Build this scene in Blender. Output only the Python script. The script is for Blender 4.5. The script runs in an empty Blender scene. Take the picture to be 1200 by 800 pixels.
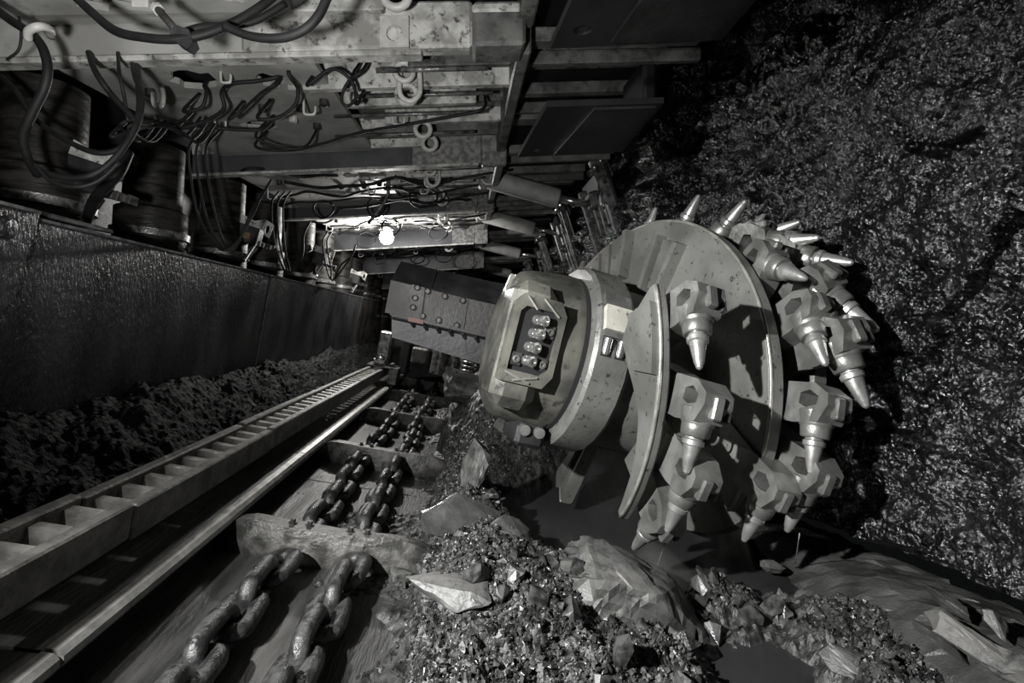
import bpy, math, random
import numpy as np
from mathutils import Vector, Matrix
from mathutils.geometry import tessellate_polygon

random.seed(7)
rng = np.random.default_rng(11)
SC = bpy.context.scene
COL = SC.collection

# ------------------------------------------------------------------ camera
F = 600.0                                   # focal length in pixels of a 1200 x 800 frame
YAW = math.atan2(51, 600); PITCH = math.atan2(22, math.hypot(600, 51))
FW = np.array([math.sin(YAW) * math.cos(PITCH), math.cos(YAW) * math.cos(PITCH), -math.sin(PITCH)])
RT = np.array([math.cos(YAW), -math.sin(YAW), 0.0])
UP = np.cross(RT, FW)
cam_data = bpy.data.cameras.new('camera')
cam_data.sensor_width = 36.0
cam_data.lens = 36.0 * F / 1200.0
cam_data.clip_start = 0.02
cam = bpy.data.objects.new('camera', cam_data)
COL.objects.link(cam)
cam.matrix_world = Matrix(((RT[0], UP[0], -FW[0], 0), (RT[1], UP[1], -FW[1], 0), (RT[2], UP[2], -FW[2], 0), (0, 0, 0, 1)))
SC.camera = cam

# ------------------------------------------------------------------ world, lights, exposure
world = bpy.data.worlds.new('world'); SC.world = world
world.use_nodes = True
world.node_tree.nodes['Background'].inputs[0].default_value = (0.9, 0.95, 1.0, 1)
world.node_tree.nodes['Background'].inputs[1].default_value = 0.004
SC.view_settings.view_transform = 'Standard'
SC.view_settings.look = 'None'
SC.view_settings.gamma = 1.0
SC.view_settings.exposure = 0.0
SC.view_settings.use_curve_mapping = False

def spot(name, loc, target, energy, size_deg, blend, radius, colour=(1, 1, 1)):
    d = bpy.data.lights.new(name, 'SPOT')
    d.energy = energy; d.spot_size = math.radians(size_deg); d.spot_blend = blend
    d.shadow_soft_size = radius; d.color = colour
    o = bpy.data.objects.new(name, d); COL.objects.link(o)
    o.location = loc
    o.rotation_euler = (Vector(target) - Vector(loc)).to_track_quat('-Z', 'Y').to_euler()
    return o
def point(name, loc, energy, radius, colour=(1, 1, 1)):
    d = bpy.data.lights.new(name, 'POINT')
    d.energy = energy; d.shadow_soft_size = radius; d.color = colour
    o = bpy.data.objects.new(name, d); COL.objects.link(o); o.location = loc
    return o
# the photographer's hand lamps: one held high on the left, a weaker one by the camera
spot('hand_lamp_light', (-1.28, 0.28, 0.60), (1.2, 2.2, -0.92), 900, 90, 1.0, 0.035, (1.0, 1.0, 1.0))
spot('helmet_lamp_light', (-0.35, 0.05, -0.05), (-0.80, 2.7, 1.30), 215, 84, 0.9, 0.05, (1.0, 1.0, 0.99))

# ------------------------------------------------------------------ helpers
def at(px, py, Y):
    v = FW + RT * (px - 600) / F + UP * (400 - py) / F
    return v * (Y / v[1])
TH = 0.19                                   # the conveyor lies tilted towards the face
CT, ST = math.cos(TH), math.sin(TH)
EU = np.array([CT, 0, -ST]); EV = np.array([0, 1.0, 0]); EW = np.array([ST, 0, CT])
def E(u, v, w):
    return EU * u + EV * v + EW * w

def _hash(ix, iy, iz, seed):
    h = (ix * 374761393 + iy * 668265263 + iz * 2147483647 + seed * 1274126177) & 0xFFFFFFFF
    h = ((h ^ (h >> 13)) * 1274126177) & 0xFFFFFFFF
    h = h ^ (h >> 16)
    return (h & 0xFFFF) / 65535.0
def vnoise(p, scale, seed=0):
    p = np.asarray(p, float) * scale + 1000.0
    i = np.floor(p).astype(np.int64); f = p - i
    f = f * f * (3 - 2 * f)
    r = 0
    for dx in (0, 1):
        for dy in (0, 1):
            for dz in (0, 1):
                w = (f[..., 0] if dx else 1 - f[..., 0]) * (f[..., 1] if dy else 1 - f[..., 1]) * (f[..., 2] if dz else 1 - f[..., 2])
                r = r + w * _hash(i[..., 0] + dx, i[..., 1] + dy, i[..., 2] + dz, seed)
    return r - 0.5
def fbm(p, scale, octv=4, seed=0, gain=0.5):
    r = 0; a = 1.0
    for k in range(octv):
        r = r + a * vnoise(p, scale * 2 ** k, seed + k * 17); a *= gain
    return r

# ------------------------------------------------------------------ materials
MATS = {}
def mat(name, c1, c2=None, scale=3.0, rough=0.5, metal=0.0, bump=0.0, bscale=60.0, dirt=None, dscale=9.0, dlow=0.5, dhigh=0.6,
        rough2=None, stretch=(1, 1, 1), bkind='noise', spec=0.5, fac=(0.4, 0.62), bdist=0.01, coat=0.0):
    m = bpy.data.materials.new(name); m.use_nodes = True
    nt = m.node_tree; N = nt.nodes; L = nt.links
    b = N['Principled BSDF']
    geo = N.new('ShaderNodeNewGeometry')
    mp = N.new('ShaderNodeMapping'); mp.inputs['Scale'].default_value = stretch
    L.new(geo.outputs['Position'], mp.inputs['Vector'])
    n1 = N.new('ShaderNodeTexNoise'); n1.inputs['Scale'].default_value = scale; n1.inputs['Detail'].default_value = 6
    L.new(mp.outputs[0], n1.inputs['Vector'])
    cr = N.new('ShaderNodeValToRGB')
    cr.color_ramp.elements[0].position = fac[0]; cr.color_ramp.elements[1].position = fac[1]
    cr.color_ramp.elements[0].color = (*c1, 1); cr.color_ramp.elements[1].color = (*(c2 or c1), 1)
    L.new(n1.outputs['Fac'], cr.inputs['Fac'])
    out = cr.outputs['Color']
    if dirt:
        n2 = N.new('ShaderNodeTexNoise'); n2.inputs['Scale'].default_value = dscale; n2.inputs['Detail'].default_value = 8
        n2.inputs['Roughness'].default_value = 0.7
        L.new(mp.outputs[0], n2.inputs['Vector'])
        mr = N.new('ShaderNodeMapRange'); mr.inputs['From Min'].default_value = dlow; mr.inputs['From Max'].default_value = dhigh
        L.new(n2.outputs['Fac'], mr.inputs['Value'])
        mx = N.new('ShaderNodeMix'); mx.data_type = 'RGBA'
        L.new(mr.outputs[0], mx.inputs[0]); L.new(out, mx.inputs[6]); mx.inputs[7].default_value = (*dirt, 1)
        out = mx.outputs[2]
    L.new(out, b.inputs['Base Color'])
    b.inputs['Roughness'].default_value = rough
    b.inputs['Metallic'].default_value = metal
    b.inputs['Specular IOR Level'].default_value = spec
    b.inputs['Coat Weight'].default_value = coat; b.inputs['Coat Roughness'].default_value = 0.12
    if rough2 is not None:
        mr2 = N.new('ShaderNodeMapRange'); mr2.inputs['From Min'].default_value = 0.35; mr2.inputs['From Max'].default_value = 0.65
        mr2.inputs['To Min'].default_value = rough; mr2.inputs['To Max'].default_value = rough2
        L.new(n1.outputs['Fac'], mr2.inputs['Value']); L.new(mr2.outputs[0], b.inputs['Roughness'])
    if bump > 0:
        if bkind == 'voronoi':
            t = N.new('ShaderNodeTexVoronoi'); t.inputs['Scale'].default_value = bscale; o = t.outputs['Distance']
            t.inputs['Randomness'].default_value = 1.0
        else:
            t = N.new('ShaderNodeTexNoise'); t.inputs['Scale'].default_value = bscale; t.inputs['Detail'].default_value = 4; t.inputs['Roughness'].default_value = 0.6; o = t.outputs['Fac']
        L.new(mp.outputs[0], t.inputs['Vector'])
        bp = N.new('ShaderNodeBump'); bp.inputs['Strength'].default_value = bump; bp.inputs['Distance'].default_value = bdist
        L.new(o, bp.inputs['Height']); L.new(bp.outputs[0], b.inputs['Normal'])
        if bkind == 'flakes':                # random facet normals, like broken crystal faces
            last = bp.outputs[0]
            for sc_, k_ in ((bscale * 1.2, 0.85), (bscale * 0.5, 0.45)):
                v_ = N.new('ShaderNodeTexVoronoi'); v_.inputs['Scale'].default_value = sc_; L.new(mp.outputs[0], v_.inputs['Vector'])
                s_ = N.new('ShaderNodeVectorMath'); s_.operation = 'SUBTRACT'; s_.inputs[1].default_value = (0.5, 0.5, 0.5); L.new(v_.outputs['Color'], s_.inputs[0])
                c_ = N.new('ShaderNodeVectorMath'); c_.operation = 'SCALE'; c_.inputs['Scale'].default_value = k_; L.new(s_.outputs[0], c_.inputs[0])
                a_ = N.new('ShaderNodeVectorMath'); a_.operation = 'ADD'; L.new(last, a_.inputs[0]); L.new(c_.outputs[0], a_.inputs[1]); last = a_.outputs[0]
            n_ = N.new('ShaderNodeVectorMath'); n_.operation = 'NORMALIZE'; L.new(last, n_.inputs[0]); L.new(n_.outputs[0], b.inputs['Normal'])
    MATS[name] = m
    return m

mat('coal', (0.002, 0.002, 0.0022), (0.006, 0.006, 0.0065), 5, 0.13, 0, 0.4, 105, rough2=0.30, spec=0.75, bdist=0.02, bkind='flakes')
mat('roof_rock', (0.008, 0.008, 0.008), (0.02, 0.02, 0.02), 4, 0.6, 0, 0.7, 30, bdist=0.02)
mat('rock', (0.06, 0.06, 0.058), (0.13, 0.128, 0.12), 5, 0.42, 0, 0.5, 26, rough2=0.6, dirt=(0.025, 0.025, 0.025), dscale=14, dlow=0.52, dhigh=0.66)
mat('ledge_rock', (0.028, 0.028, 0.027), (0.058, 0.058, 0.056), 6, 0.30, 0, 0.5, 70, rough2=0.5)
mat('gravel', (0.014, 0.014, 0.014), (0.055, 0.055, 0.052), 24, 0.30, 0, 0.5, 90, rough2=0.5)
mat('fines', (0.002, 0.002, 0.002), (0.005, 0.005, 0.005), 18, 0.7, 0, 0.6, 60, spec=0.12)
mat('wet_slab', (0.05, 0.05, 0.048), (0.09, 0.09, 0.086), 8, 0.16, 0, 0.5, 30, rough2=0.35, spec=0.9)
mat('chip', (0.012, 0.012, 0.012), (0.065, 0.065, 0.062), 22, 0.22, 0, 0.3, 60, rough2=0.5)
mat('mud', (0.07, 0.07, 0.066), (0.14, 0.138, 0.13), 30, 0.5, 0, 0.5, 90)
mat('wet_plate', (0.020, 0.020, 0.021), (0.040, 0.040, 0.042), 5, 0.28, 0.3, 0.8, 75, rough2=0.42, stretch=(1, 1, 0.4), spec=0.5, bdist=0.012)
mat('plate_edge', (0.12, 0.12, 0.12), (0.3, 0.3, 0.3), 20, 0.3, 0.6)
mat('rack_steel', (0.10, 0.098, 0.09), (0.21, 0.205, 0.19), 14, 0.5, 0.25, 0.4, 60, dirt=(0.03, 0.03, 0.028), dscale=20, dlow=0.55, dhigh=0.68)
mat('tooth_steel', (0.26, 0.255, 0.24), (0.5, 0.49, 0.46), 18, 0.35, 0.4, 0.3, 80)
mat('pan_steel', (0.04, 0.04, 0.038), (0.11, 0.108, 0.103), 9, 0.42, 0.35, 0.5, 50, stretch=(1.6, 0.25, 1), rough2=0.6)
mat('lip_highlight_steel', (0.28, 0.276, 0.26), (0.46, 0.455, 0.43), 16, 0.4, 0.3, 0.2, 60)  # much paler than the pan: the lip's highlight line is put into the colour
mat('flight_steel', (0.05, 0.05, 0.047), (0.16, 0.155, 0.145), 16, 0.38, 0.3, 0.7, 40, rough2=0.55)
mat('chain_steel', (0.035, 0.035, 0.035), (0.10, 0.10, 0.097), 24, 0.26, 0.5, 0.5, 70, rough2=0.5)
mat('drum_paint', (0.095, 0.095, 0.088), (0.15, 0.15, 0.14), 4, 0.36, 0.25, 0.18, 40, dirt=(0.03, 0.03, 0.027), dscale=30, dlow=0.585, dhigh=0.64, rough2=0.48)
mat('hub_paint', (0.06, 0.06, 0.053), (0.145, 0.142, 0.12), 5, 0.30, 0.3, 0.25, 24, dirt=(0.03, 0.03, 0.027), dscale=16, dlow=0.55, dhigh=0.66, rough2=0.5)
mat('worn_edge', (0.24, 0.237, 0.21), (0.36, 0.355, 0.32), 18, 0.3, 0.5, 0.15, 60)
mat('pick_holder_steel', (0.155, 0.155, 0.147), (0.25, 0.249, 0.238), 9, 0.27, 0.6, 0.2, 50, rough2=0.42)
mat('pick_steel', (0.36, 0.358, 0.345), (0.52, 0.517, 0.50), 12, 0.26, 0.75, 0.12, 70, rough2=0.4)
mat('arm_steel', (0.011, 0.0105, 0.010), (0.030, 0.0285, 0.027), 6, 0.42, 0.4, 0.3, 40, rough2=0.6, dirt=(0.07, 0.03, 0.02), dscale=9, dlow=0.60, dhigh=0.75)
mat('arm_dark', (0.012, 0.012, 0.012), (0.028, 0.028, 0.028), 6, 0.5, 0.2, 0.3, 30)
mat('rust', (0.10, 0.04, 0.025), (0.05, 0.03, 0.022), 30, 0.6)
mat('bolt_steel', (0.025, 0.024, 0.023), (0.055, 0.053, 0.05), 30, 0.5, 0.3)
mat('block_paint', (0.40, 0.395, 0.34), (0.52, 0.51, 0.45), 12, 0.4, 0.1, 0.15, 60, dirt=(0.06, 0.06, 0.055), dscale=30, dlow=0.6, dhigh=0.66)
mat('bright_steel', (0.5, 0.5, 0.49), (0.62, 0.62, 0.6), 30, 0.22, 0.9)
mat('canopy_paint', (0.28, 0.277, 0.262), (0.43, 0.427, 0.41), 3.5, 0.55, 0, 0.25, 25, dirt=(0.07, 0.067, 0.06), dscale=6, dlow=0.58, dhigh=0.75)
mat('rib_paint', (0.26, 0.257, 0.24), (0.56, 0.555, 0.53), 12, 0.5, 0, 0.2, 50, dirt=(0.06, 0.058, 0.054), dscale=26, dlow=0.54, dhigh=0.64)
mat('rib_dark', (0.07, 0.07, 0.068), (0.15, 0.148, 0.14), 8, 0.5, 0, 0.3, 40, dirt=(0.03, 0.03, 0.03), dscale=10, dlow=0.5, dhigh=0.65)
mat('side_band', (0.055, 0.056, 0.060), (0.085, 0.086, 0.09), 5, 0.45, 0.1, 0.2, 40)
mat('band_rough', (0.11, 0.11, 0.108), (0.26, 0.255, 0.245), 26, 0.55, 0.1, 0.5, 60)
mat('sprag_plate', (0.009, 0.009, 0.010), (0.016, 0.016, 0.017), 4, 0.5, 0.2, 0.15, 40)
mat('sprag_steel', (0.10, 0.10, 0.10), (0.26, 0.255, 0.25), 14, 0.34, 0.5, 0.4, 40, dirt=(0.03, 0.03, 0.03), dscale=16, dlow=0.5, dhigh=0.62)
mat('cylinder_grey', (0.26, 0.26, 0.25), (0.36, 0.36, 0.35), 8, 0.6, 0, 0.3, 120)
mat('leg_steel', (0.006, 0.0057, 0.005), (0.030, 0.028, 0.024), 7, 0.40, 0.2, 0.6, 14, stretch=(0.7, 0.7, 3.2), rough2=0.65, spec=0.25)
mat('rubber', (0.006, 0.006, 0.006), (0.011, 0.011, 0.011), 20, 0.62, spec=0.35)
mat('shade_and_seal_black', (0.004, 0.004, 0.004), (0.006, 0.006, 0.006), 5, 0.9)  # near-black that paints shade into holes and recesses; also colours the seal
mat('valve_dark', (0.03, 0.03, 0.032), (0.06, 0.06, 0.062), 12, 0.4, 0.2, 0.2, 50)
mat('clip_paint', (0.42, 0.415, 0.39), (0.55, 0.545, 0.52), 20, 0.45)
mat('tag_yellow', (0.22, 0.15, 0.05), (0.12, 0.08, 0.03), 40, 0.6)
mw = mat('water', (0.020, 0.020, 0.020), (0.028, 0.028, 0.028), 2, 0.16, 0, 0.10, 9, spec=0.5)
mj = mat('spray_water', (0.6, 0.62, 0.65), None, 2, 0.05, 0)
mj.node_tree.nodes['Principled BSDF'].inputs['Transmission Weight'].default_value = 0.6
lm = bpy.data.materials.new('lamp_glow'); lm.use_nodes = True
lb = lm.node_tree.nodes['Principled BSDF']; lb.inputs['Emission Color'].default_value = (1, 1, 0.97, 1); lb.inputs['Emission Strength'].default_value = 60
MATS['lamp_glow'] = lm

# ------------------------------------------------------------------ mesh builder
class MB:
    def __init__(self): self.v = []; self.f = []; self.n = 0
    def add(self, V, Fc):
        V = np.asarray(V, float).reshape(-1, 3)
        self.v.append(V); o = self.n
        self.f.extend([tuple(int(i) + o for i in q) for q in Fc]); self.n += len(V)
        return self
    def box8(self, P):                       # bottom ring 0-3, top ring 4-7
        return self.add(P, [(0, 3, 2, 1), (4, 5, 6, 7), (0, 1, 5, 4), (1, 2, 6, 5), (2, 3, 7, 6), (3, 0, 4, 7)])
    def box(self, lo, hi, fr=None, bev=0.0):
        a, b = np.array(lo, float), np.array(hi, float)
        if bev <= 0:
            P = [(a[0], a[1], a[2]), (b[0], a[1], a[2]), (b[0], b[1], a[2]), (a[0], b[1], a[2]),
                 (a[0], a[1], b[2]), (b[0], a[1], b[2]), (b[0], b[1], b[2]), (a[0], b[1], b[2])]
            if fr: P = [fr(*p) for p in P]
            return self.box8(P)
        c = (a + b) / 2; h = (b - a) / 2; V = []; idx = {}
        bv = min(bev, *(h * 0.9))
        for sx in (-1, 1):
            for sy in (-1, 1):
                for sz in (-1, 1):
                    for k in range(3):
                        q = h - bv; q[k] = h[k]
                        idx[(sx, sy, sz, k)] = len(V); V.append(c + np.array((sx, sy, sz)) * q)
        Fc = []
        def S(ax, s, t1, t2):
            d = [0, 0, 0]; o = [i for i in range(3) if i != ax]; d[ax] = s; d[o[0]] = t1; d[o[1]] = t2; return tuple(d)
        for ax in range(3):
            for s in (-1, 1):
                q = [idx[S(ax, s, *t) + (ax,)] for t in ((-1, -1), (1, -1), (1, 1), (-1, 1))]
                Fc.append(q if (s > 0) != (ax == 1) else q[::-1])
        for ax in range(3):
            o = [i for i in range(3) if i != ax]
            for s1 in (-1, 1):
                for s2 in (-1, 1):
                    d0 = [0, 0, 0]; d0[o[0]] = s1; d0[o[1]] = s2
                    d1 = list(d0); d0[ax] = -1; d1[ax] = 1
                    Fc.append([idx[tuple(d0) + (o[0],)], idx[tuple(d1) + (o[0],)], idx[tuple(d1) + (o[1],)], idx[tuple(d0) + (o[1],)]])
        for sx in (-1, 1):
            for sy in (-1, 1):
                for sz in (-1, 1): Fc.append([idx[(sx, sy, sz, k)] for k in range(3)])
        if fr: V = [fr(*p) for p in V]
        return self.add(V, Fc)
    def tube(self, path, r, sides=8, caps=True):
        P = np.asarray(path, float); n = len(P)
        r = np.full(n, r) if np.isscalar(r) else np.asarray(r)
        T = np.gradient(P, axis=0); T /= np.linalg.norm(T, axis=1)[:, None] + 1e-9
        ref = np.array([0, 0, 1.0]) if abs(T[0][2]) < 0.9 else np.array([1.0, 0, 0])
        V = []; u = np.cross(T[0], ref); u /= np.linalg.norm(u)
        for i in range(n):
            u = u - T[i] * (u @ T[i]); u /= np.linalg.norm(u); w = np.cross(T[i], u)
            for k in range(sides):
                a = 2 * math.pi * k / sides
                V.append(P[i] + r[i] * (math.cos(a) * u + math.sin(a) * w))
        Fc = [(i * sides + k, i * sides + (k + 1) % sides, (i + 1) * sides + (k + 1) % sides, (i + 1) * sides + k) for i in range(n - 1) for k in range(sides)]
        if caps: Fc += [tuple(range(sides))[::-1], tuple((n - 1) * sides + k for k in range(sides))]
        return self.add(V, Fc)
    def loop(self, path, r, sides=8):        # closed tube
        P = np.asarray(path, float); n = len(P)
        T = np.roll(P, -1, 0) - np.roll(P, 1, 0); T /= np.linalg.norm(T, axis=1)[:, None]
        nrm = np.cross(P[1] - P[0], P[n // 3] - P[0]); nrm /= np.linalg.norm(nrm)
        V = []
        for i in range(n):
            u = np.cross(T[i], nrm); u /= np.linalg.norm(u)
            for k in range(sides):
                a = 2 * math.pi * k / sides; V.append(P[i] + r * (math.cos(a) * u + math.sin(a) * nrm))
        return self.add(V, [(i * sides + k, i * sides + (k + 1) % sides, ((i + 1) % n) * sides + (k + 1) % sides, ((i + 1) % n) * sides + k) for i in range(n) for k in range(sides)])
    def lathe(self, prof, o, ax, sides=24, arc=None, ref=None):   # prof: (radius, distance along ax)
        o = np.asarray(o, float); ax = np.asarray(ax, float) / np.linalg.norm(ax)
        rf = np.asarray(ref, float) if ref is not None else (np.array([0, 0, 1.0]) if abs(ax[2]) < 0.9 else np.array([1.0, 0, 0]))
        u = rf - ax * (rf @ ax); u /= np.linalg.norm(u); w = np.cross(ax, u)
        V = [o + ax * z + r * (math.cos(2 * math.pi * k / sides) * u + math.sin(2 * math.pi * k / sides) * w) for r, z in prof for k in range(sides)]
        n = len(prof)
        Fc = [(i * sides + k, i * sides + (k + 1) % sides, (i + 1) * sides + (k + 1) % sides, (i + 1) * sides + k) for i in range(n - 1) for k in range(sides)]
        Fc += [tuple(range(sides))[::-1], tuple((n - 1) * sides + k for k in range(sides))]
        return self.add(V, Fc)
    def prism(self, poly, d0, d1, fr, holes=(), inset=0.0):       # poly in (a,b), extruded c from d0 to d1, fr(a,b,c)
        rings = [list(poly)] + [list(h) for h in holes]
        flat = [p for r in rings for p in r]
        tris = tessellate_polygon([[Vector((p[0], p[1], 0)) for p in r] for r in rings])
        n = len(flat)
        V = [fr(p[0], p[1], d0) for p in flat] + [fr(p[0], p[1], d1) for p in flat]
        Fc = [tuple(t) for t in tris] + [tuple(i + n for i in t)[::-1] for t in tris]
        o = 0
        for r in rings:
            m = len(r)
            Fc += [(o + i, o + (i + 1) % m, n + o + (i + 1) % m, n + o + i) for i in range(m)]
            o += m
        return self.add(V, Fc)
    def grid(self, P):                       # P: (n, m, 3)
        n, m = P.shape[:2]
        i = np.arange(n * m).reshape(n, m)
        q = np.stack([i[:-1, :-1], i[1:, :-1], i[1:, 1:], i[:-1, 1:]], -1).reshape(-1, 4)
        return self.add(P.reshape(-1, 3), q)
    def mesh(self, name, material, off=(0, 0, 0), smooth=None):
        V = np.concatenate(self.v) - np.asarray(off, float)
        me = bpy.data.meshes.new(name); me.from_pydata(V.tolist(), [], self.f)
        import bmesh
        if len(self.f) < 60000:
            bm = bmesh.new(); bm.from_mesh(me); bmesh.ops.recalc_face_normals(bm, faces=bm.faces); bm.to_mesh(me); bm.free()
        me.materials.append(MATS[material])
        if smooth is not None:
            me.polygons.foreach_set('use_smooth', [True] * len(me.polygons))
            if smooth < 180:
                try: me.set_sharp_from_angle(angle=math.radians(smooth))
                except Exception: pass
        return me

def tag(o, label=None, cat=None, group=None, kind=None):
    if label: o['label'] = label
    if cat: o['category'] = cat
    if group: o['group'] = group
    if kind: o['kind'] = kind
    return o
def wloc(o):
    l = np.zeros(3)
    while o is not None: l = l + np.array(o.location); o = o.parent
    return l
def thing(name, loc, label, cat, group=None):
    o = bpy.data.objects.new(name, None); o.empty_display_size = 0.1; COL.objects.link(o)
    o.location = Vector(loc)
    return tag(o, label, cat, group)
def part(name, mb, material, parent=None, smooth=None, label=None, cat=None, group=None, kind=None):
    V = np.concatenate(mb.v)
    c = (V.min(0) + V.max(0)) / 2
    if parent is None: c[2] = V[:, 2].min()
    o = bpy.data.objects.new(name, mb.mesh(name, material, c, smooth)); COL.objects.link(o)
    if parent is not None: o.parent = parent; o.location = Vector(c - wloc(parent))
    else: o.location = Vector(c)
    return tag(o, label, cat, group, kind)
def inst(name, me, loc, rot=None, parent=None, scale=None, **k):   # another object on shared mesh data; rot is a 3x3
    o = bpy.data.objects.new(name, me); COL.objects.link(o)
    M = Matrix(np.asarray(rot).tolist()).to_4x4() if rot is not None else Matrix.Identity(4)
    if scale is not None: M = M @ Matrix.Diagonal((*scale, 1))
    l = np.asarray(loc, float)
    if parent is not None: o.parent = parent; l = l - wloc(parent)
    M.translation = Vector(l); o.matrix_local = M
    return tag(o, **k)
def spline(pts, n=8):
    P = np.asarray(pts, float)
    P = np.vstack([2 * P[0] - P[1], P, 2 * P[-1] - P[-2]]); out = []
    for i in range(1, len(P) - 2):
        for t in np.linspace(0, 1, n, endpoint=False):
            a, b, c, d = P[i - 1], P[i], P[i + 1], P[i + 2]
            out.append(0.5 * (2 * b + (c - a) * t + (2 * a - 5 * b + 4 * c - d) * t * t + (3 * b - a - 3 * c + d) * t ** 3))
    out.append(P[-2]); return np.array(out)
XYZ = lambda x, y, z: np.array([x, y, z], float)

# ================================================================== THE SETTING
def sstep(a, b, x):
    t = np.clip((x - a) / (b - a), 0, 1); return t * t * (3 - 2 * t)

# ---- coal face (wall on the right): near face, a step back behind the drum, then the far face
def face_bottom(y): return -0.72 - 0.117 * np.minimum(y, 4.0)
ys = np.concatenate([np.arange(0.55, 2.9, 0.0105), np.arange(2.9, 3.70, 0.016)])
px_ = np.concatenate([np.full(len(ys), 1.66), np.linspace(1.66, 1.40, 22)[1:], np.full(170, 1.40)])
py_ = np.concatenate([ys, np.linspace(3.70, 3.84, 22)[1:], np.linspace(3.86, 14, 170)])
zt = np.arange(0, 1.0001, 1 / 262.0)
Yg, Tg = np.meshgrid(py_, zt, indexing='ij'); Xg = np.repeat(px_[:, None], len(zt), 1)
Zg = face_bottom(Yg) + (2.35 - face_bottom(Yg)) * Tg
P0 = np.stack([Xg, Yg, Zg], -1)
upper = sstep(0.35, 1.1, Zg) * sstep(2.0, 3.2, Yg)
bed = P0 * np.array([1, 1, 1.6])
disp = 0.10 * fbm(bed, 0.9, 3, 3) + (0.05 + 0.20 * upper) * fbm(bed, 3.2, 3, 5) + (0.050 + 0.05 * upper) * fbm(P0, 12, 2, 9) + 0.020 * vnoise(P0, 40, 21) + 0.010 * vnoise(P0, 95, 31)
def crack(poly, width, depth):
    global disp
    d = np.full(Yg.shape, 9.0)
    q = np.stack([Yg, Zg], -1) + 0.02 * np.stack([vnoise(P0, 14, 77), vnoise(P0, 14, 78)], -1)
    for a, b in zip(poly[:-1], poly[1:]):
        a = np.array(a); b = np.array(b); t = np.clip(((q - a) @ (b - a)) / ((b - a) @ (b - a)), 0, 1)
        d = np.minimum(d, np.linalg.norm(q - a - t[..., None] * (b - a), axis=-1))
    disp = disp - depth * (1 - sstep(width * 0.4, width, d))
crack([(1.46, 0.33), (1.50, 0.24), (1.60, 0.10), (1.68, 0.02), (1.74, -0.10), (1.80, -0.16)], 0.030, 0.10)
crack([(1.68, 0.02), (1.80, 0.01), (1.90, 0.04)], 0.018, 0.05)
crack([(1.55, 0.62), (1.68, 0.60), (1.82, 0.66)], 0.022, 0.07)
crack([(1.7, -0.14), (1.9, -0.12), (2.1, -0.17)], 0.009, 0.03)
crack([(1.45, -0.50), (1.8, -0.42), (2.2, -0.44)], 0.011, 0.03)
disp = disp - 0.16 * (1 - sstep(0.0, 0.06, Zg - face_bottom(Yg) - 0.012 + 0.05 * vnoise(P0, 6, 55)))      # undercut toe
W = P0.copy(); W[..., 0] -= disp
sidey = sstep(3.64, 3.72, Yg) * (1 - sstep(3.84, 3.95, Yg)); W[..., 1] -= disp * sidey * 0.8
tag(part('wall_face', MB().grid(W), 'coal'), 'rough black coal face glinting along the right side of the gallery', kind='structure')

# ---- rock roof above the supports, goaf side, far end
xs_, ys_ = np.meshgrid(np.linspace(-4.2, 2.0, 60), np.linspace(-1.5, 14, 140), indexing='ij')
P = np.stack([xs_, ys_, 1.92 + 0 * xs_], -1); P[..., 2] += 0.16 * fbm(P, 1.6, 4, 8)
part('ceiling', MB().grid(P), 'roof_rock', kind='structure', label='dark rough rock roof above the steel canopies')
yy, zz = np.meshgrid(np.linspace(-1.5, 14, 120), np.linspace(-1.5, 2.2, 40), indexing='ij')
P = np.stack([-3.6 + 0 * yy, yy, zz], -1); P[..., 0] += 0.3 * fbm(P, 1.2, 4, 12)
part('wall_left', MB().grid(P), 'roof_rock', kind='structure', label='dark broken rock behind the row of hydraulic legs')
xx, zz = np.meshgrid(np.linspace(-4.2, 2.2, 60), np.linspace(-1.6, 2.2, 40), indexing='ij')
P = np.stack([xx, 13.6 + 0 * xx, zz], -1); P[..., 1] += 0.3 * fbm(P, 1.2, 4, 13)
part('wall_back', MB().grid(P), 'roof_rock', kind='structure', label='dark far end of the gallery')
P = np.stack([xx, -1.2 + 0 * xx, zz], -1); P[..., 1] += 0.3 * fbm(P, 1.2, 4, 14)
part('wall_rear', MB().grid(P), 'roof_rock', kind='structure', label='dark rock behind the viewer')

# ---- floor with the rubble heap
shore_y = [0.3, 1.45, 1.95, 2.12, 2.3, 2.5, 2.85, 3.3, 3.6, 4.2, 6]
shore_x = [2.2, 2.1, 1.55, 0.95, 0.55, 0.43, 0.30, 0.20, 0.45, 1.0, 1.4]
def heap(x, y):
    xs = np.interp(y, shore_y, shore_x)
    p = np.stack([x, y, 0 * x], -1)
    land = sstep(-0.06, 0.26, xs - x + 0.10 * fbm(p, 3, 3, 40))
    h = 0.17 + 0.09 * sstep(0.5, 0.1, x) + 0.12 * np.exp(-((x - 0.30) ** 2 / 0.09 + (y - 1.65) ** 2 / 0.30)) + 0.10 * np.exp(-((x + 0.02) ** 2 / 0.03 + (y - 2.2) ** 2 / 0.8))
    h = h + 0.62 * sstep(3.3, 4.5, y) * np.exp(-((x - 0.45) ** 2 / 0.30)) + 0.10 * np.exp(-((x - 0.18) ** 2 / 0.05 + (y - 3.1) ** 2 / 0.25))
    h = h + 0.09 * np.exp(-((x - 1.22) ** 2 / 0.03 + (y - 1.52) ** 2 / 0.06))
    z = -1.27 + 0.05 * fbm(p, 4, 3, 41) + land * h
    z = z - 0.20 * np.exp(-((x - 0.99) ** 2 / 0.045 + (y - 1.55) ** 2 / 0.05))
    z = z + land * (0.075 * fbm(p, 5, 3, 42) + 0.030 * fbm(p, 22, 2, 43) + 0.022 * vnoise(p, 55, 44))
    left = sstep(-0.36, -0.14, x + 0.10 * fbm(p, 4, 3, 45))
    return -1.35 + (z + 1.35) * left
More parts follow.
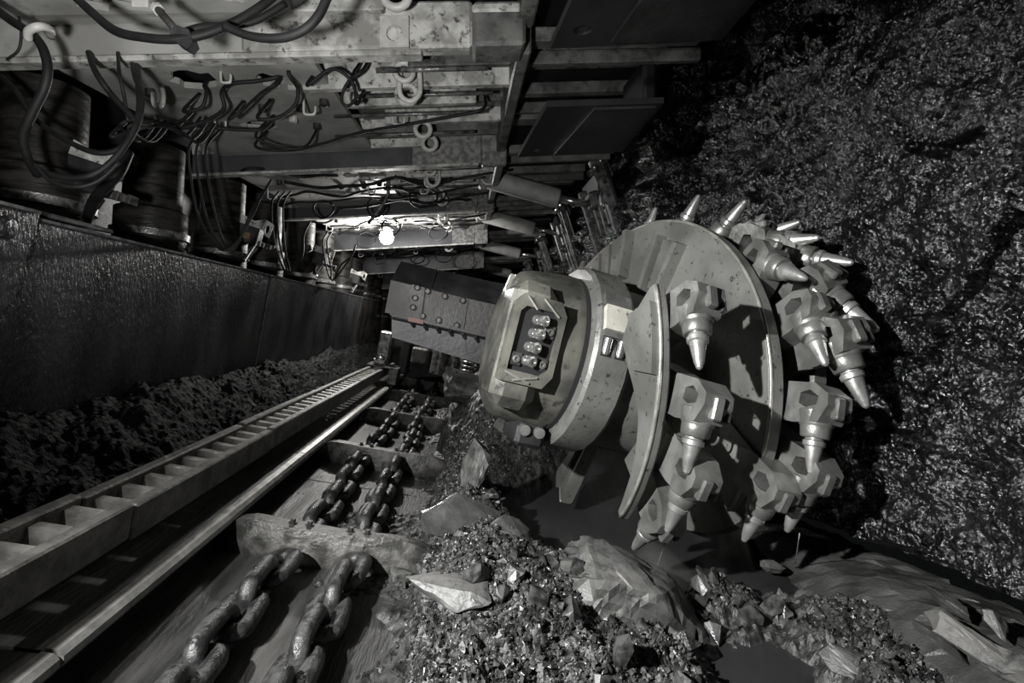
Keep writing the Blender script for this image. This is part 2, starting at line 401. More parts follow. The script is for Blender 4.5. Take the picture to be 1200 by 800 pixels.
xh, yh = np.meshgrid(np.arange(-0.45, 1.80, 0.0105), np.concatenate([np.arange(0.7, 3.0, 0.0105), np.arange(3.0, 6.5, 0.022)]), indexing='ij')
P = np.stack([xh, yh, heap(xh, yh)], -1)
tag(part('floor', MB().grid(P), 'gravel', kind='structure'), 'heap of wet crushed coal and shale between conveyor and water')
xx, yy = np.meshgrid(np.linspace(-4.2, 2.2, 40), np.linspace(-1.5, 14, 80), indexing='ij')
P = np.stack([xx, yy, -1.42 + 0 * xx], -1); P[..., 2] += 0.05 * fbm(P, 2, 3, 60)
part('floor_bed', MB().grid(P), 'fines', kind='structure', label='dark mine floor under the equipment')

# ---- rock ledge along the toe of the coal face
tt, yy = np.meshgrid(np.linspace(0, 1, 20), np.arange(0.6, 4.2, 0.042), indexing='ij')
tt = np.clip(tt + rng.uniform(-0.02, 0.02, tt.shape), 0, 1); yy = yy + rng.uniform(-0.016, 0.016, yy.shape)
fb = face_bottom(yy)
X = 1.86 - 0.72 * tt; Z = fb - 0.075 - 0.05 * sstep(0.25, 0.5, tt) - 0.30 * sstep(0.38, 1.0, tt)
FZ = 0 * X
P = np.stack([X, yy, Z], -1)
sk = np.stack([X, yy + 0.6 * X, 0 * X], -1)
rl = np.random.default_rng(9)
for i in range(16):                          # broken flat facets meeting in sharp creases
    a_ = rl.normal(0.55, 0.5); cy_ = rl.uniform(0.9, 3.4); d_ = (X - 1.5) * math.cos(a_) - (yy - cy_) * math.sin(a_)
    FZ = FZ + 0.16 * np.abs(d_ + 0.03 * vnoise(P, 5, 90 + i)) * rl.choice([-1, 1]) * rl.uniform(0.4, 1)
FZ = FZ - np.polyval(np.polyfit(yy.ravel(), FZ.ravel(), 3), yy); P[..., 2] += np.clip(FZ, -0.12, 0.02) * sstep(0.22, 0.40, tt)
P[..., 2] += 0.022 * vnoise(sk * np.array([0.5, 1, 1]), 9, 71) + 0.016 * (rng.random(P.shape[:2]) - 0.5)
part('trim_1', MB().grid(P), 'ledge_rock', kind='structure', label='smooth wet grey rock ledge along the toe of the coal face')

# ---- water
WZ = -1.155
xx, yy = np.meshgrid(np.linspace(-0.1, 1.8, 24), np.linspace(1.2, 4.6, 40), indexing='ij')
P = np.stack([xx, yy, WZ + 0 * xx], -1)
part('water_pool', MB().grid(P), 'water', smooth=180, label='still black water pooled below the cutting drum', cat='water', kind='stuff')

# ---- coal fines banked between the spill plates and the rack
uu, vv = np.meshgrid(np.linspace(0, 1, 64), np.arange(0.5, 8.6, 0.011), indexing='ij')
q = np.stack([uu, vv, 0 * uu], -1)
U = -1.49 + 0.385 * uu
Wd = -0.60 - 0.25 * sstep(0.0, 1.0, uu) + 0.05 * fbm(q, 2.2, 3, 80) + 0.04 * fbm(q, 7, 3, 81) + 0.016 * vnoise(q, 30, 82) + 0.010 * vnoise(q, 60, 83)
Wd = Wd - 0.04 * np.abs(np.sin(vv * 2.1 + uu * 3)) * (1 - uu)
P = U[..., None] * EU + vv[..., None] * EV + Wd[..., None] * EW
part('coal_fines_bank', MB().grid(P), 'fines', kind='stuff', label='dark bank of coal fines between spill plates and toothed rack', cat='coal fines')

# ================================================================== ROCKS
import bmesh
def hull(seed, npts, sx, sy, sz, power=1.0):
    r = np.random.default_rng(seed)
    p = r.normal(size=(npts, 3)); p /= np.linalg.norm(p, axis=1)[:, None]
    p = np.sign(p) * np.abs(p) ** power * np.array([sx, sy, sz]) * (0.8 + 0.35 * r.random((npts, 1)))
    bm = bmesh.new()
    for a in p: bm.verts.new(a)
    g = bmesh.ops.convex_hull(bm, input=bm.verts)
    bmesh.ops.delete(bm, geom=list({e for e in g['geom_interior'] if isinstance(e, bmesh.types.BMVert)}), context='VERTS')
    return bm
def rock_mesh(name, material, seed, npts, size, cuts=0, rough=0.0, power=0.8):
    bm = hull(seed, npts, *size, power)
    if cuts:
        bmesh.ops.triangulate(bm, faces=bm.faces)
        bmesh.ops.subdivide_edges(bm, edges=bm.edges, cuts=cuts, use_grid_fill=True)
        V = np.array([v.co[:] for v in bm.verts])
        m = max(size)
        d = rough * (fbm(V + seed, 2.0 / m, 3, seed) + 0.5 * vnoise(V + seed, 9.0 / m, seed + 3))
        nrm = V / np.linalg.norm(V, axis=1)[:, None]
        strat = 0.35 * rough * np.sign(np.sin((V[:, 2] + 0.2 * V[:, 0]) * 70))
        for v, n_, dd, s_ in zip(bm.verts, nrm, d, strat): v.co += Vector(n_ * dd) + Vector((n_[0] * s_, n_[1] * s_, 0))
    bmesh.ops.recalc_face_normals(bm, faces=bm.faces)
    me = bpy.data.meshes.new(name); bm.to_mesh(me); bm.free(); me.materials.append(MATS[material])
    return me
def rotm(rx, ry, rz):
    return np.array((Matrix.Rotation(rz, 3, 'Z') @ Matrix.Rotation(ry, 3, 'Y') @ Matrix.Rotation(rx, 3, 'X')))
def boulder(px, py, Y, size, seed, rot, label, material='rock', npts=26, cuts=5, rough=None, power=0.7):
    me = rock_mesh('boulder', material, seed, npts, size, cuts, rough if rough is not None else 0.10 * min(size))
    return inst('boulder', me, at(px, py, Y), rotm(*rot), label=label, cat='rock')
boulder(726, 722, 1.90, (0.35, 0.26, 0.25), 5, (0.05, 0.50, -0.1), 'large rounded grey boulder topped with crumbs in the foreground heap', cuts=7, npts=60, power=0.9, rough=0.035)
boulder(540, 607, 2.32, (0.22, 0.15, 0.055), 12, (0.30, 0.35, 0.2), 'wet shiny slab lying on the heap beside the nearest scraper bar', 'wet_slab', npts=16, rough=0.012)
boulder(592, 628, 2.25, (0.12, 0.12, 0.07), 14, (0.2, 0.3, 0.6), 'grey rock at the water edge right of the shiny slab', npts=18)
boulder(548, 455, 4.7, (0.36, 0.22, 0.20), 21, (0.1, 0.15, 0.3), 'angular dark boulder at the end of the conveyor below the gearcase', npts=18, rough=0.015)
boulder(556, 552, 2.75, (0.06, 0.11, 0.17), 22, (0.2, 0.25, 0.3), 'upright dark rock split by a shadow at the left shore', npts=14, rough=0.012)
boulder(596, 492, 3.6, (0.11, 0.08, 0.12), 23, (0.3, 0.2, 0.5), 'blocky dark stone sticking out of the heap below the gearcase', npts=12, rough=0.01)
boulder(1015, 780, 1.46, (0.14, 0.085, 0.035), 24, (0.25, 0.30, -0.75), 'smooth flat grey slab at the bottom edge right of the puddle', npts=14, rough=0.006)
boulder(838, 752, 1.80, (0.07, 0.05, 0.09), 25, (0.4, 0.2, 0.4), 'pointed grey shard right of the large boulder', npts=12, rough=0.006)
boulder(872, 765, 1.76, (0.10, 0.07, 0.05), 26, (0.2, 0.5, -0.5), 'wedge of layered grey shale beside the puddle', npts=14, rough=0.008)
boulder(808, 722, 1.95, (0.03, 0.05, 0.07), 34, (0.2, 0.1, 0.2), 'small dark upright stone leaning on the large boulder', npts=12, rough=0.005)
boulder(530, 690, 1.72, (0.15, 0.09, 0.045), 27, (0.2, 0.15, -0.2), 'flat rock half buried in gravel right of the near chain', npts=16, rough=0.012)
boulder(905, 664, 2.16, (0.045, 0.05, 0.025), 28, (0, 0.1, 0.2), 'small rounded stone at the near shore of the pool', npts=16, rough=0.004)
boulder(1135, 752, 1.38, (0.055, 0.17, 0.04), 29, (0.15, 0.7, 0.25), 'long tilted shale slab on the ledge at the lower right', 'rock', npts=14, rough=0.012)
boulder(1168, 770, 1.30, (0.04, 0.15, 0.05), 37, (0.1, 0.8, 0.2), 'streaked shale slab nearest the lower right corner', 'rock', npts=14, rough=0.010)
boulder(1098, 748, 1.45, (0.04, 0.10, 0.025), 38, (0.2, 0.6, 0.3), 'thin dark shale slab left of the long tilted slab', 'ledge_rock', npts=14, rough=0.006)
boulder(1108, 705, 1.53, (0.055, 0.08, 0.025), 30, (0.5, 0.5, 0.7), 'small shale plate on the ledge below the coal face', 'ledge_rock', npts=14, rough=0.006)
boulder(1172, 733, 1.36, (0.045, 0.05, 0.03), 31, (0.3, 0.5, 0.2), 'square dark block under the coal at the right edge', 'rock', npts=12, rough=0.004)
boulder(660, 790, 1.42, (0.13, 0.09, 0.05), 33, (0.3, 0.1, 0.4), 'low flat rock at the bottom edge below the large boulder', npts=16, rough=0.010)
boulder(468, 672, 2.02, (0.05, 0.04, 0.025), 35, (0.3, 0.2, 0.4), 'small chunk resting on the pan right of the near chain', npts=12, rough=0.004)
# medium rocks on the heap: individuals of one group
stone_meshes = [rock_mesh('stone', 'chip', 100 + i, 13, (0.5, 0.42, 0.34), 0) for i in range(9)]
r = np.random.default_rng(4); cnt = 0
zones = [((0.0, 0.75), (1.2, 2.0), 40), ((0.85, 1.35), (1.75, 2.12), 34), ((0.0, 0.30), (2.4, 3.5), 30), ((0.05, 0.6), (3.4, 4.2), 18)]
znames = ['fist sized broken stone in the foreground gravel right of the conveyor', 'broken stone on the low gravel ridge before the pool',
          'broken stone on the bank left of the pool', 'broken stone on the dark heap below the gearcase']
for (x0, x1), (y0, y1), n in zones:
    zi = zones.index(((x0, x1), (y0, y1), n))
    for i in range(n):
        x, y = r.uniform(x0, x1), r.uniform(y0, y1); z = float(heap(np.array([x]), np.array([y]))[0])
        if z < WZ - 0.01: continue
        s = 0.045 + 0.07 * r.random() ** 2.2
        inst('stone', stone_meshes[r.integers(9)], (x, y, z + 0.10 * s), rotm(*r.uniform(0, 6.28, 3)), scale=(s, s, s),
             label=znames[zi], cat='stone', group=znames[zi].replace('broken stone', 'stones').replace('fist sized ', ''))
# gravel nobody could count
var = []
for i in range(14):
    bm = hull(300 + i, 8, 0.5, 0.45, 0.35, 0.8); bmesh.ops.triangulate(bm, faces=bm.faces); bm.verts.index_update()
    var.append((np.array([v.co[:] for v in bm.verts]), np.array([[v.index for v in f.verts] for f in bm.faces]))); bm.free()
def gravel(name, pts, sizes, material, label, cat, seed):
    rr = np.random.default_rng(seed); V = []; Fs = []; o = 0
    for p, s in zip(pts, sizes):
        v, f = var[rr.integers(14)]
        q = rr.normal(size=4); q /= np.linalg.norm(q); a, b, c, d = q
        R = np.array([[1 - 2 * (c * c + d * d), 2 * (b * c - a * d), 2 * (b * d + a * c)], [2 * (b * c + a * d), 1 - 2 * (b * b + d * d), 2 * (c * d - a * b)], [2 * (b * d - a * c), 2 * (c * d + a * b), 1 - 2 * (b * b + c * c)]])
        V.append((v * s) @ R.T + p); Fs.append(f + o); o += len(v)
    me = bpy.data.meshes.new(name); me.from_pydata(np.concatenate(V).tolist(), [], np.concatenate(Fs).tolist()); me.materials.append(MATS[material])
    ob = bpy.data.objects.new(name, me); COL.objects.link(ob)
    return tag(ob, label, cat, kind='stuff')
n = 60000
x = r.uniform(-0.3, 1.5, n); y = 1.15 + 2.9 * r.random(n) ** 1.5; z = heap(x, y)
k = (z > WZ + 0.005) & (z > -1.09); x, y, z = x[k], y[k], z[k]
gravel('gravel', np.stack([x, y, z + 0.002], -1), 0.007 + 0.024 * r.random(len(x)) ** 3.5, 'chip', 'loose wet gravel and coal chips strewn over the heap', 'gravel', 5)

# ================================================================== CONVEYOR
DECK = -1.10
PAN_L = 1.85
pan_meshes = {}
near_names = ['nearest', 'second', 'third', 'fourth', 'fifth', 'farthest']
for k in range(5):
    v0 = 1.28 - PAN_L + k * PAN_L; v1 = v0 + PAN_L - 0.012
    t = thing('conveyor_pan', E(-0.4, v0, DECK - 0.12), f'{near_names[k]} visible steel pan section of the chain conveyor' if k else 'conveyor pan section at the bottom left corner of the view', 'conveyor pan', 'line pans of the chain conveyor')
    part('deck_plate', MB().box((-0.90, v0, DECK - 0.035), (0.16, v1, DECK), E), 'pan_steel', t)
    part('side_shelf', MB().prism([(-1.16, -0.99), (-0.84, -0.99), (-0.84, -0.955), (-1.16, -0.955)], v0, v1, lambda a, b, c: E(a, c, b)), 'pan_steel', t)
    part('side_web', MB().prism([(-0.90, DECK), (-0.86, DECK), (-0.86, -0.99), (-0.90, -0.99)], v0, v1, lambda a, b, c: E(a, c, b)), 'arm_dark', t)
    part('flange_lip', MB().prism([(-0.84, -0.992), (-0.800, -0.992), (-0.794, -0.980), (-0.797, -0.962), (-0.812, -0.950), (-0.84, -0.948)], v0, v1, lambda a, b, c: E(a, c, b)), 'lip_highlight_steel', t)
    part('face_side_rail', MB().prism([(0.10, DECK), (0.16, DECK), (0.16, -1.0), (0.06, -1.0), (0.06, -1.03)], v0, v1, lambda a, b, c: E(a, c, b)), 'arm_dark', t)

# ---- toothed haulage rack
RU0, RU1, RW = -1.100, -0.906, -0.75
SEC = 1.13; PITCH_T = SEC / 9
tooth = MB()
tl = 0.020
tooth.box8([(-0.062, -tl - 0.004, -0.075), (0.062, -tl - 0.004, -0.075), (0.062, tl + 0.004, -0.075), (-0.062, tl + 0.004, -0.075),
            (-0.062, -tl, -0.020), (0.062, -tl, -0.020), (0.062, tl, -0.020), (-0.062, tl, -0.020)])
tooth_me = tooth.mesh('tooth', 'tooth_steel')
ROT_E = np.stack([EU, EV, EW], 1)
for k in range(6):
    v0 = 1.67 - 2 * SEC + (k + 1) * SEC
    w0 = (0.008, -0.004, 0.003, 0, 0.004, 0)[k]
    t = thing('haulage_rack', E(-1.0, v0, RW - 0.12), (['toothed rack section cut off by the left edge of the view', 'second toothed rack section from the left edge'] +
              [f'{x} toothed rack section from the left edge' for x in ('third', 'fourth', 'fifth')] + ['last toothed rack section before the shoe under the shearer'])[k], 'rack', 'haulage rack sections')
    for (a, b) in ((RU0, RU0 + 0.040), (RU1 - 0.042, RU1)):
        part('rail', MB().box((a, v0 + 0.004, RW - 0.118 + w0), (b, v0 + SEC - 0.008, RW + w0), E, 0.006), 'rack_steel', t)
    for j in range(9):
        inst('tooth', tooth_me, E((RU0 + RU1) / 2, v0 + (j + 0.5) * PITCH_T, RW + w0), ROT_E, t)
    for j in (0.18, 0.82):
        part('foot', MB().box((RU0 - 0.002, v0 + SEC * j - 0.05, -0.96), (RU0 + 0.05, v0 + SEC * j + 0.05, RW - 0.115), E, 0.006), 'arm_dark', t)

# ---- scraper bars
def bar_mesh():
    m = MB(); n = 22
    us = np.linspace(-0.46, 0.46, n)
    prof = lambda s: [(-0.055 * s, 0), (0.055 * s, 0), (0.066 * s, 0.06), (0.046 * s, 0.135), (-0.040 * s, 0.14), (-0.066 * s, 0.065)]
    V = []
    for u in us:
        e = max(0.0, (abs(u) - 0.30) / 0.13); s = 1 - 0.35 * e ** 2; drop = -0.045 * e ** 2
        for (a, b) in prof(s): V.append((u, a + 0.05 * (u / 0.43) ** 2, b + (drop if b > 0.02 else 0)))
    V = np.array(V); V += 0.006 * np.stack([vnoise(V, 30, 1), vnoise(V, 30, 2), vnoise(V, 30, 3)], -1)
    Fc = [(i * 6 + k, i * 6 + (k + 1) % 6, (i + 1) * 6 + (k + 1) % 6, (i + 1) * 6 + k) for i in range(n - 1) for k in range(6)]
    Fc += [tuple(range(6))[::-1], tuple((n - 1) * 6 + k for k in range(6))]
    m.add(V, Fc); return m.mesh('bar', 'flight_steel', smooth=35)
bar_me = bar_mesh()
clampm = MB(); clampm.box((-0.055, -0.07, 0.06), (0.055, 0.07, 0.118), None, 0.016)
clamp_me = clampm.mesh('chain_clamp', 'flight_steel', smooth=35)
nutm = MB(); nutm.lathe([(0.018, 0), (0.018, 0.016), (0.011, 0.017), (0.010, 0.03)], (0, 0, 0.116), (0, 0, 1), 6); nut_me = nutm.mesh('nut', 'bolt_steel')
BARS = [2.17, 3.55, 4.93, 6.31, 7.69]
CH_U = (-0.53, -0.29)
bl = ['nearest scraper bar across the conveyor coated in grey mud', 'second nearest scraper bar across the conveyor', 'third scraper bar across the conveyor', 'fourth scraper bar in front of the lit machine', 'farthest scraper bar under the shearer']
for i, v in enumerate(BARS):
    t = thing('scraper_bar', E(-0.4, v, DECK), bl[i], 'scraper bar', 'scraper bars of the conveyor')
    inst('bar', bar_me, E(-0.4, v, DECK), ROT_E, t)
    for u in CH_U:
        c = inst('chain_clamp', clamp_me, E(u, v + 0.02, DECK + 0.01), ROT_E, t)
        for d in (-0.035, 0.035):
            n_ = bpy.data.objects.new('nut', nut_me); COL.objects.link(n_); n_.parent = c; n_.location = (d, 0, 0)

# ---- mud and crumbs caked on the deck
uu, vv = np.meshgrid(np.linspace(-0.84, 0.08, 110), np.arange(1.0, 6.6, 0.012), indexing='ij')
q = np.stack([uu, vv, 0 * uu], -1)
Wd = DECK - 0.034 + 0.075 * fbm(q, 3.0, 3, 120) + 0.022 * vnoise(q, 26, 121) + 0.014 * vnoise(q, 60, 122) + 0.05 * sstep(-0.34, 0.02, uu) + 0.020 * np.exp(-((vv - 2.9) ** 2 / 0.12))
P = uu[..., None] * EU + vv[..., None] * EV + Wd[..., None] * EW
part('mud_crust', MB().grid(P), 'gravel', kind='stuff', label='grey mud and crumbs caked on the conveyor deck between the chains', cat='mud')
# ---- twin chains
def link_mesh():
    ro, hl, rw = 0.047, 0.058, 0.029
    pts = []
    for a in np.linspace(-math.pi / 2, math.pi / 2, 9): pts.append((ro * math.sin(a), hl + ro * math.cos(a), 0))
    for a in np.linspace(math.pi / 2, 3 * math.pi / 2, 9): pts.append((ro * math.sin(a), -hl + ro * math.cos(a), 0))
    return MB().loop(pts, rw, 10).mesh('chain_link', 'chain_steel', smooth=180)
link_me = link_mesh()
cl = ['left strand of the heavy twin conveyor chain', 'right strand of the heavy twin conveyor chain']
for ci, u in enumerate(CH_U):
    t = thing('conveyor_chain', E(u, 1.1, DECK), cl[ci], 'chain', 'twin strands of the conveyor chain')
    v = 1.05 + 0.05 * ci; j = 0
    while v < 7.6:
        ph = (v - 2.17) % 1.38 / 1.38
        sag = -0.012 * math.sin(ph * math.pi)
        wob = 0.014 * math.sin(v * 3.1 + ci * 1.7)
        if j % 2: ang = math.radians(82 + 10 * math.sin(j * 1.3)); w = DECK + 0.085 + sag
        else: ang = math.radians(-14 + 9 * math.sin(j * 2.1)); w = DECK + 0.070 + sag
        R = ROT_E @ np.array(Matrix.Rotation(ang, 3, 'Y')) @ np.array(Matrix.Rotation(0.05 * math.sin(j * 1.9), 3, 'Z'))
        if min(abs(v - b_) for b_ in BARS) > 0.075: inst('chain_link', link_me, E(u + wob, v, w), R, t)
        v += 0.150; j += 1

# ================================================================== SPILL PLATES
SU = -1.50; STOP = 0.070
def spill(v0, v1, u, label, top=STOP, bottom=-0.95, poly=None, bolts=(), m='wet_plate', edge=True):
    t = thing('spill_plate', E(u, (v0 + v1) / 2, bottom), label, 'steel plate', 'spill plates along the conveyor')
    poly = poly or [(v0, bottom), (v1, bottom), (v1, top), (v0, top)]
    part('plate', MB().prism(poly, u - 0.03, u, lambda a, b, c: E(c, a, b)), m, t)
    if edge: part('top_edge', MB().box((u - 0.034, v0, top - 0.004), (u + 0.003, v1, top + 0.006), E), 'plate_edge', t)
    for (bv, bw) in bolts:
        part('bolt', MB().lathe([(0.036, -0.005), (0.036, 0.012), (0.028, 0.018), (0.010, 0.019)], E(u, bv, bw), EU, 18), 'wet_plate', t, smooth=40)
    return t
spill(0.35, 1.83, SU + 0.05, 'raised bolted plate overlapping the spill plates at the left edge', STOP + 0.02, bottom=-0.9,
      poly=[(0.35, -0.9), (1.45, -0.9), (1.55, -0.45), (1.79, -0.20), (1.83, STOP + 0.02), (0.35, STOP + 0.02)], bolts=((1.71, 0.02), (1.66, -0.17), (1.3, 0.03), (1.3, -0.2)))
spill(1.20, 3.45, SU, 'long wet black spill plate with water beads left of the rack')
spill(3.455, 3.97, SU - 0.004, 'narrow spill plate between two vertical seams')
spill(3.98, 7.2, SU, 'long dark far spill plate reaching toward the shearer')
spill(7.21, 8.5, SU + 0.01, 'brownish end plate of the spill plate row beside the shearer', m='arm_steel')
# upper cable channel behind the plates at the left edge
t = part('cable_channel', MB().box((SU - 0.30, 0.4, 0.085), (SU - 0.06, 2.35, 0.105), E, 0.006), 'plate_edge', label='wet steel channel strip above the spill plate at the left edge', cat='channel')

# ================================================================== CUTTING DRUM
DC = np.array([1.043, 2.628, -0.316])
_th, _ya = 0.256, 0.15
DA = np.array([math.cos(_th) * math.cos(_ya), math.sin(_ya), -math.sin(_th) * math.cos(_ya)])
DT = np.array([0, 0, 1.0]) - DA * DA[2]; DT /= np.linalg.norm(DT)
DN = np.cross(DT, DA); DN = -DN if DN[1] > 0 else DN          # towards the viewer
def D(s, n, t): return DC + DA * s + DN * n + DT * t
def DP(phi, r, s):
    p = math.radians(phi); return DC + DA * s + r * (math.cos(p) * DN + math.sin(p) * DT)
HEL = -0.98 / 360.0
VR = 0.80
drum = thing('cutting_drum', DC + np.array([0, 0, -0.95]), 'large spiral cutting drum studded with conical steel picks', 'cutting drum')
part('barrel', MB().lathe([(0.34, -0.50), (0.40, -0.48), (0.405, 0.20), (0.43, 0.30), (0.43, 0.38), (0.30, 0.40)], DC, DA, 56), 'drum_paint', drum, smooth=40)
part('end_ring', MB().lathe([(0.42, 0.17), (0.66, 0.20), (0.72, 0.23), (0.72, 0.29), (0.66, 0.33), (0.40, 0.36)], DC, DA, 56), 'drum_paint', drum, smooth=35)
def vane(s0, f0, f1, name, label, rin=0.39, rout=VR, th=0.05, rfun=None):
    n = int(abs(f1 - f0) / 3) + 2
    prof = [(rin, -th / 2), (rout - 0.012, -th / 2), (rout, -th / 2 + 0.012), (rout, th / 2 - 0.012), (rout - 0.012, th / 2), (rin, th / 2)]
    V = []; cr = len(prof)
    for f in np.linspace(f0, f1, n):
        for (r_, ds) in prof: V.append(DP(f, rfun(f) if rfun and r_ == rin else r_, s0 + HEL * f + ds))
    Fc = [(i * cr + k, i * cr + (k + 1) % cr, (i + 1) * cr + (k + 1) % cr, (i + 1) * cr + k) for i in range(n - 1) for k in range(cr)]
    Fc += [tuple(range(cr))[::-1], tuple((n - 1) * cr + k for k in range(cr))]
    o = part(name, MB().add(V, Fc), 'drum_paint', drum, smooth=35, label=label)
    rim = [DP(f, rout - 0.004, s0 + HEL * f - th / 2 + 0.006) for f in np.linspace(f0, f1, n)]
    e = part('worn_rim', MB().tube(rim, 0.008, 6), 'worn_edge', o, smooth=180)
    return o
v1 = vane(0.0, -15, 175, 'vane', 'broad spiral plate like a disc', th=0.07)
v1b = vane(0.0, -40, -14, 'vane', 'lower end of the broad spiral plate', rout=0.74)
v2 = vane(-0.49, -48, 24, 'vane', 'narrow spiral plate nearest the viewer', rfun=lambda f: float(np.interp(f, [-48, -40, -28, -15, 0, 12, 18, 24], [0.77, 0.745, 0.72, 0.68, 0.56, 0.52, 0.58, 0.77])))
v2b = vane(-0.54, -132, -114, 'vane', 'spiral plate reaching the water at the lower left', rout=0.90, th=0.075)
v3 = vane(0.49, -180, -95, 'vane', 'dark spiral plate at the far bottom', rout=0.74)
# raised wear strips on the broad plate
def pad(f0, f1, r0, r1, s0, h, m='drum_paint', parent=v1, th=0.07):
    P = []
    for dz in (-th / 2 + 0.004, -th / 2 - h):
        k = 0.0 if dz > -th / 2 else 0.006
        for (f, r_) in ((f0, r0 + k), (f1, r0 + k), (f1, r1 - k), (f0, r1 - k)):
            P.append(DP(f, r_, s0 + HEL * f + dz))
    return part('wear_pad', MB().box8(P), m, parent)
for (a, b, r0, r1) in ((72, 79, 0.44, 0.70), (80.5, 83.5, 0.42, 0.715), (68, 70.5, 0.42, 0.70), (101, 103.5, 0.50, 0.78), (104, 112, 0.50, 0.775), (114, 119, 0.50, 0.77), (121, 134, 0.48, 0.76)):
    pad(a, b, r0, r1, 0.0, 0.03 if b - a > 3 else 0.055)
# curved wear plate lying on the nearest vane
def shell(f0, f1, r0, r1, s0, ds, th, name, parent, m='drum_paint'):
    n = 14; V = []; Fc = []
    for f in np.linspace(f0, f1, n):
        for (r_, d) in ((r0, ds), (r1, ds), (r1, ds - th), (r0, ds - th)): V.append(DP(f, r_, s0 + HEL * f + d))
    Fc = [(i * 4 + k, i * 4 + (k + 1) % 4, (i + 1) * 4 + (k + 1) % 4, (i + 1) * 4 + k) for i in range(n - 1) for k in range(4)] + [(3, 2, 1, 0), tuple((n - 1) * 4 + k for k in range(4))]
    return part(name, MB().add(V, Fc), m, parent, smooth=35)
shell(0, 19, 0.63, 0.79, -0.49, -0.022, 0.03, 'wear_plate', v2, 'drum_paint')
shell(-129, -121, 0.50, 0.89, -0.54, -0.035, 0.03, 'wear_plate', v2b, 'drum_paint')
# pick, tip at the local origin, pointing along +Z; +X away from the drum, Y along the axle
def lm_(prof, sides=20): return MB().lathe(prof, (0, 0, 0), (0, 0, 1), sides)
pick_me = lm_([(0.004, 0.0), (0.011, -0.006), (0.014, -0.018), (0.017, -0.024), (0.030, -0.098), (0.037, -0.103), (0.038, -0.118), (0.031, -0.124), (0.030, -0.134)][::-1]).mesh('pick', 'pick_steel', smooth=35)
sleeve_me = lm_([(0.044, -0.130), (0.049, -0.136), (0.053, -0.176), (0.050, -0.182), (0.050, -0.20)][::-1]).mesh('sleeve', 'pick_holder_steel', smooth=35)
def holder_mesh():
    m = MB()
    m.lathe([(0.054, -0.172), (0.058, -0.180), (0.063, -0.228), (0.050, -0.236)][::-1], (0, 0, 0), (0, 0, 1), 20)
    poly = [(-0.185, 0.056), (-0.245, 0.092), (-0.285, 0.088), (-0.325, 0.03), (-0.335, -0.09), (-0.31, -0.20), (-0.21, -0.20), (-0.185, -0.11), (-0.178, -0.052)]
    hole = [(-0.245, 0.045), (-0.275, 0.050), (-0.300, 0.01), (-0.290, -0.03), (-0.250, -0.035), (-0.235, 0.0)]
    def fr(a, b, c): return (b, c, a)
    m.prism(poly, -0.055, 0.055, fr, [hole])
    m.box((0.07, -0.02, -0.28), (0.10, 0.02, -0.20), None, 0.006)       # clip on the back
    return m.mesh('pick_holder', 'pick_holder_steel', smooth=28)
holder_me = holder_mesh()
clipm = MB(); clipm.box((0.055, -0.066, -0.265), (0.085, -0.040, -0.20), None, 0.006); clip_me = clipm.mesh('retainer', 'bolt_steel', smooth=30)
footm = MB(); footm.box8([(-0.30, -0.065, -0.38), (-0.30, 0.065, -0.38), (-0.30, 0.065, -0.20), (-0.30, -0.065, -0.20),
                          (-0.10, -0.05, -0.335), (-0.10, 0.05, -0.335), (-0.10, 0.05, -0.20), (-0.10, -0.05, -0.20)])
foot_me = footm.mesh('holder_foot', 'drum_paint')
def pick(phi, s, r=0.97, att=None, lean=0.0, sc=1.0):
    if att is None: att = float(np.interp(phi, [-20, 5, 25, 50, 90], [70, 66, 55, 44, 30]))
    p = math.radians(phi)
    rad = math.cos(p) * DN + math.sin(p) * DT
    tan = -(-math.sin(p) * DN + math.cos(p) * DT)                 # cutting direction
    a = math.radians(att)
    d = rad * math.cos(a) + tan * math.sin(a) + DA * lean
    d /= np.linalg.norm(d)
    e = rad - d * (rad @ d); e /= np.linalg.norm(e)
    y = np.cross(d, e)
    tip = DP(phi, r, s)
    R = np.stack([e, y, d], 1)
    h = inst('pick_holder', holder_me, tip, R, drum, (sc, sc, sc))
    for nm, me in (('pick', pick_me), ('sleeve', sleeve_me), ('retainer', clip_me), ('holder_foot', foot_me)):
        o = bpy.data.objects.new(nm, me); COL.objects.link(o); o.parent = h
for (ph, s, kw) in [(104, -0.18, dict(r=0.99, sc=0.9)), (120, -0.22, dict(r=0.985, sc=0.9)), (91, -0.06, dict(r=1.02, sc=1.15)), (88, 0.32, dict(lean=0.2, r=1.02, sc=1.15)), (32, 0.0, dict(lean=0.1, r=0.94)), (11, 0.05, dict(r=0.94)), (-13, 0.10, dict(r=0.94)),
                    (-29, 0.15, dict(r=0.94)), (-36, 0.04, dict(r=0.92)), (84, 0.14, dict(lean=0.1, r=1.03, sc=1.25)), (62, 0.20, dict(lean=0.35)), (50, 0.17, dict(lean=0.4, sc=1.1)), (42, 0.27, dict(lean=0.45, sc=1.15)), (22, 0.27, dict(lean=0.5, sc=1.15)), (4, 0.22, dict(lean=0.3, sc=1.1)),
                    (3, -0.45, dict(r=0.93)), (-19, -0.38, dict(r=0.94)), (-36, -0.31, dict(r=0.94)), (-55, -0.27, dict(r=0.88)),
                    (138, -0.36, {}), (110, 0.2, dict(lean=0.3)), (140, 0.2, dict(lean=0.3))]:
    pick(ph, s, **kw)
hp = spline([at(833, 497, 1.95), at(842, 510, 1.93), at(838, 520, 1.92), at(824, 522, 1.92)], 6)
part('spray_pipe', MB().tube(hp, 0.006, 6), 'pick_holder_steel', drum, smooth=180)

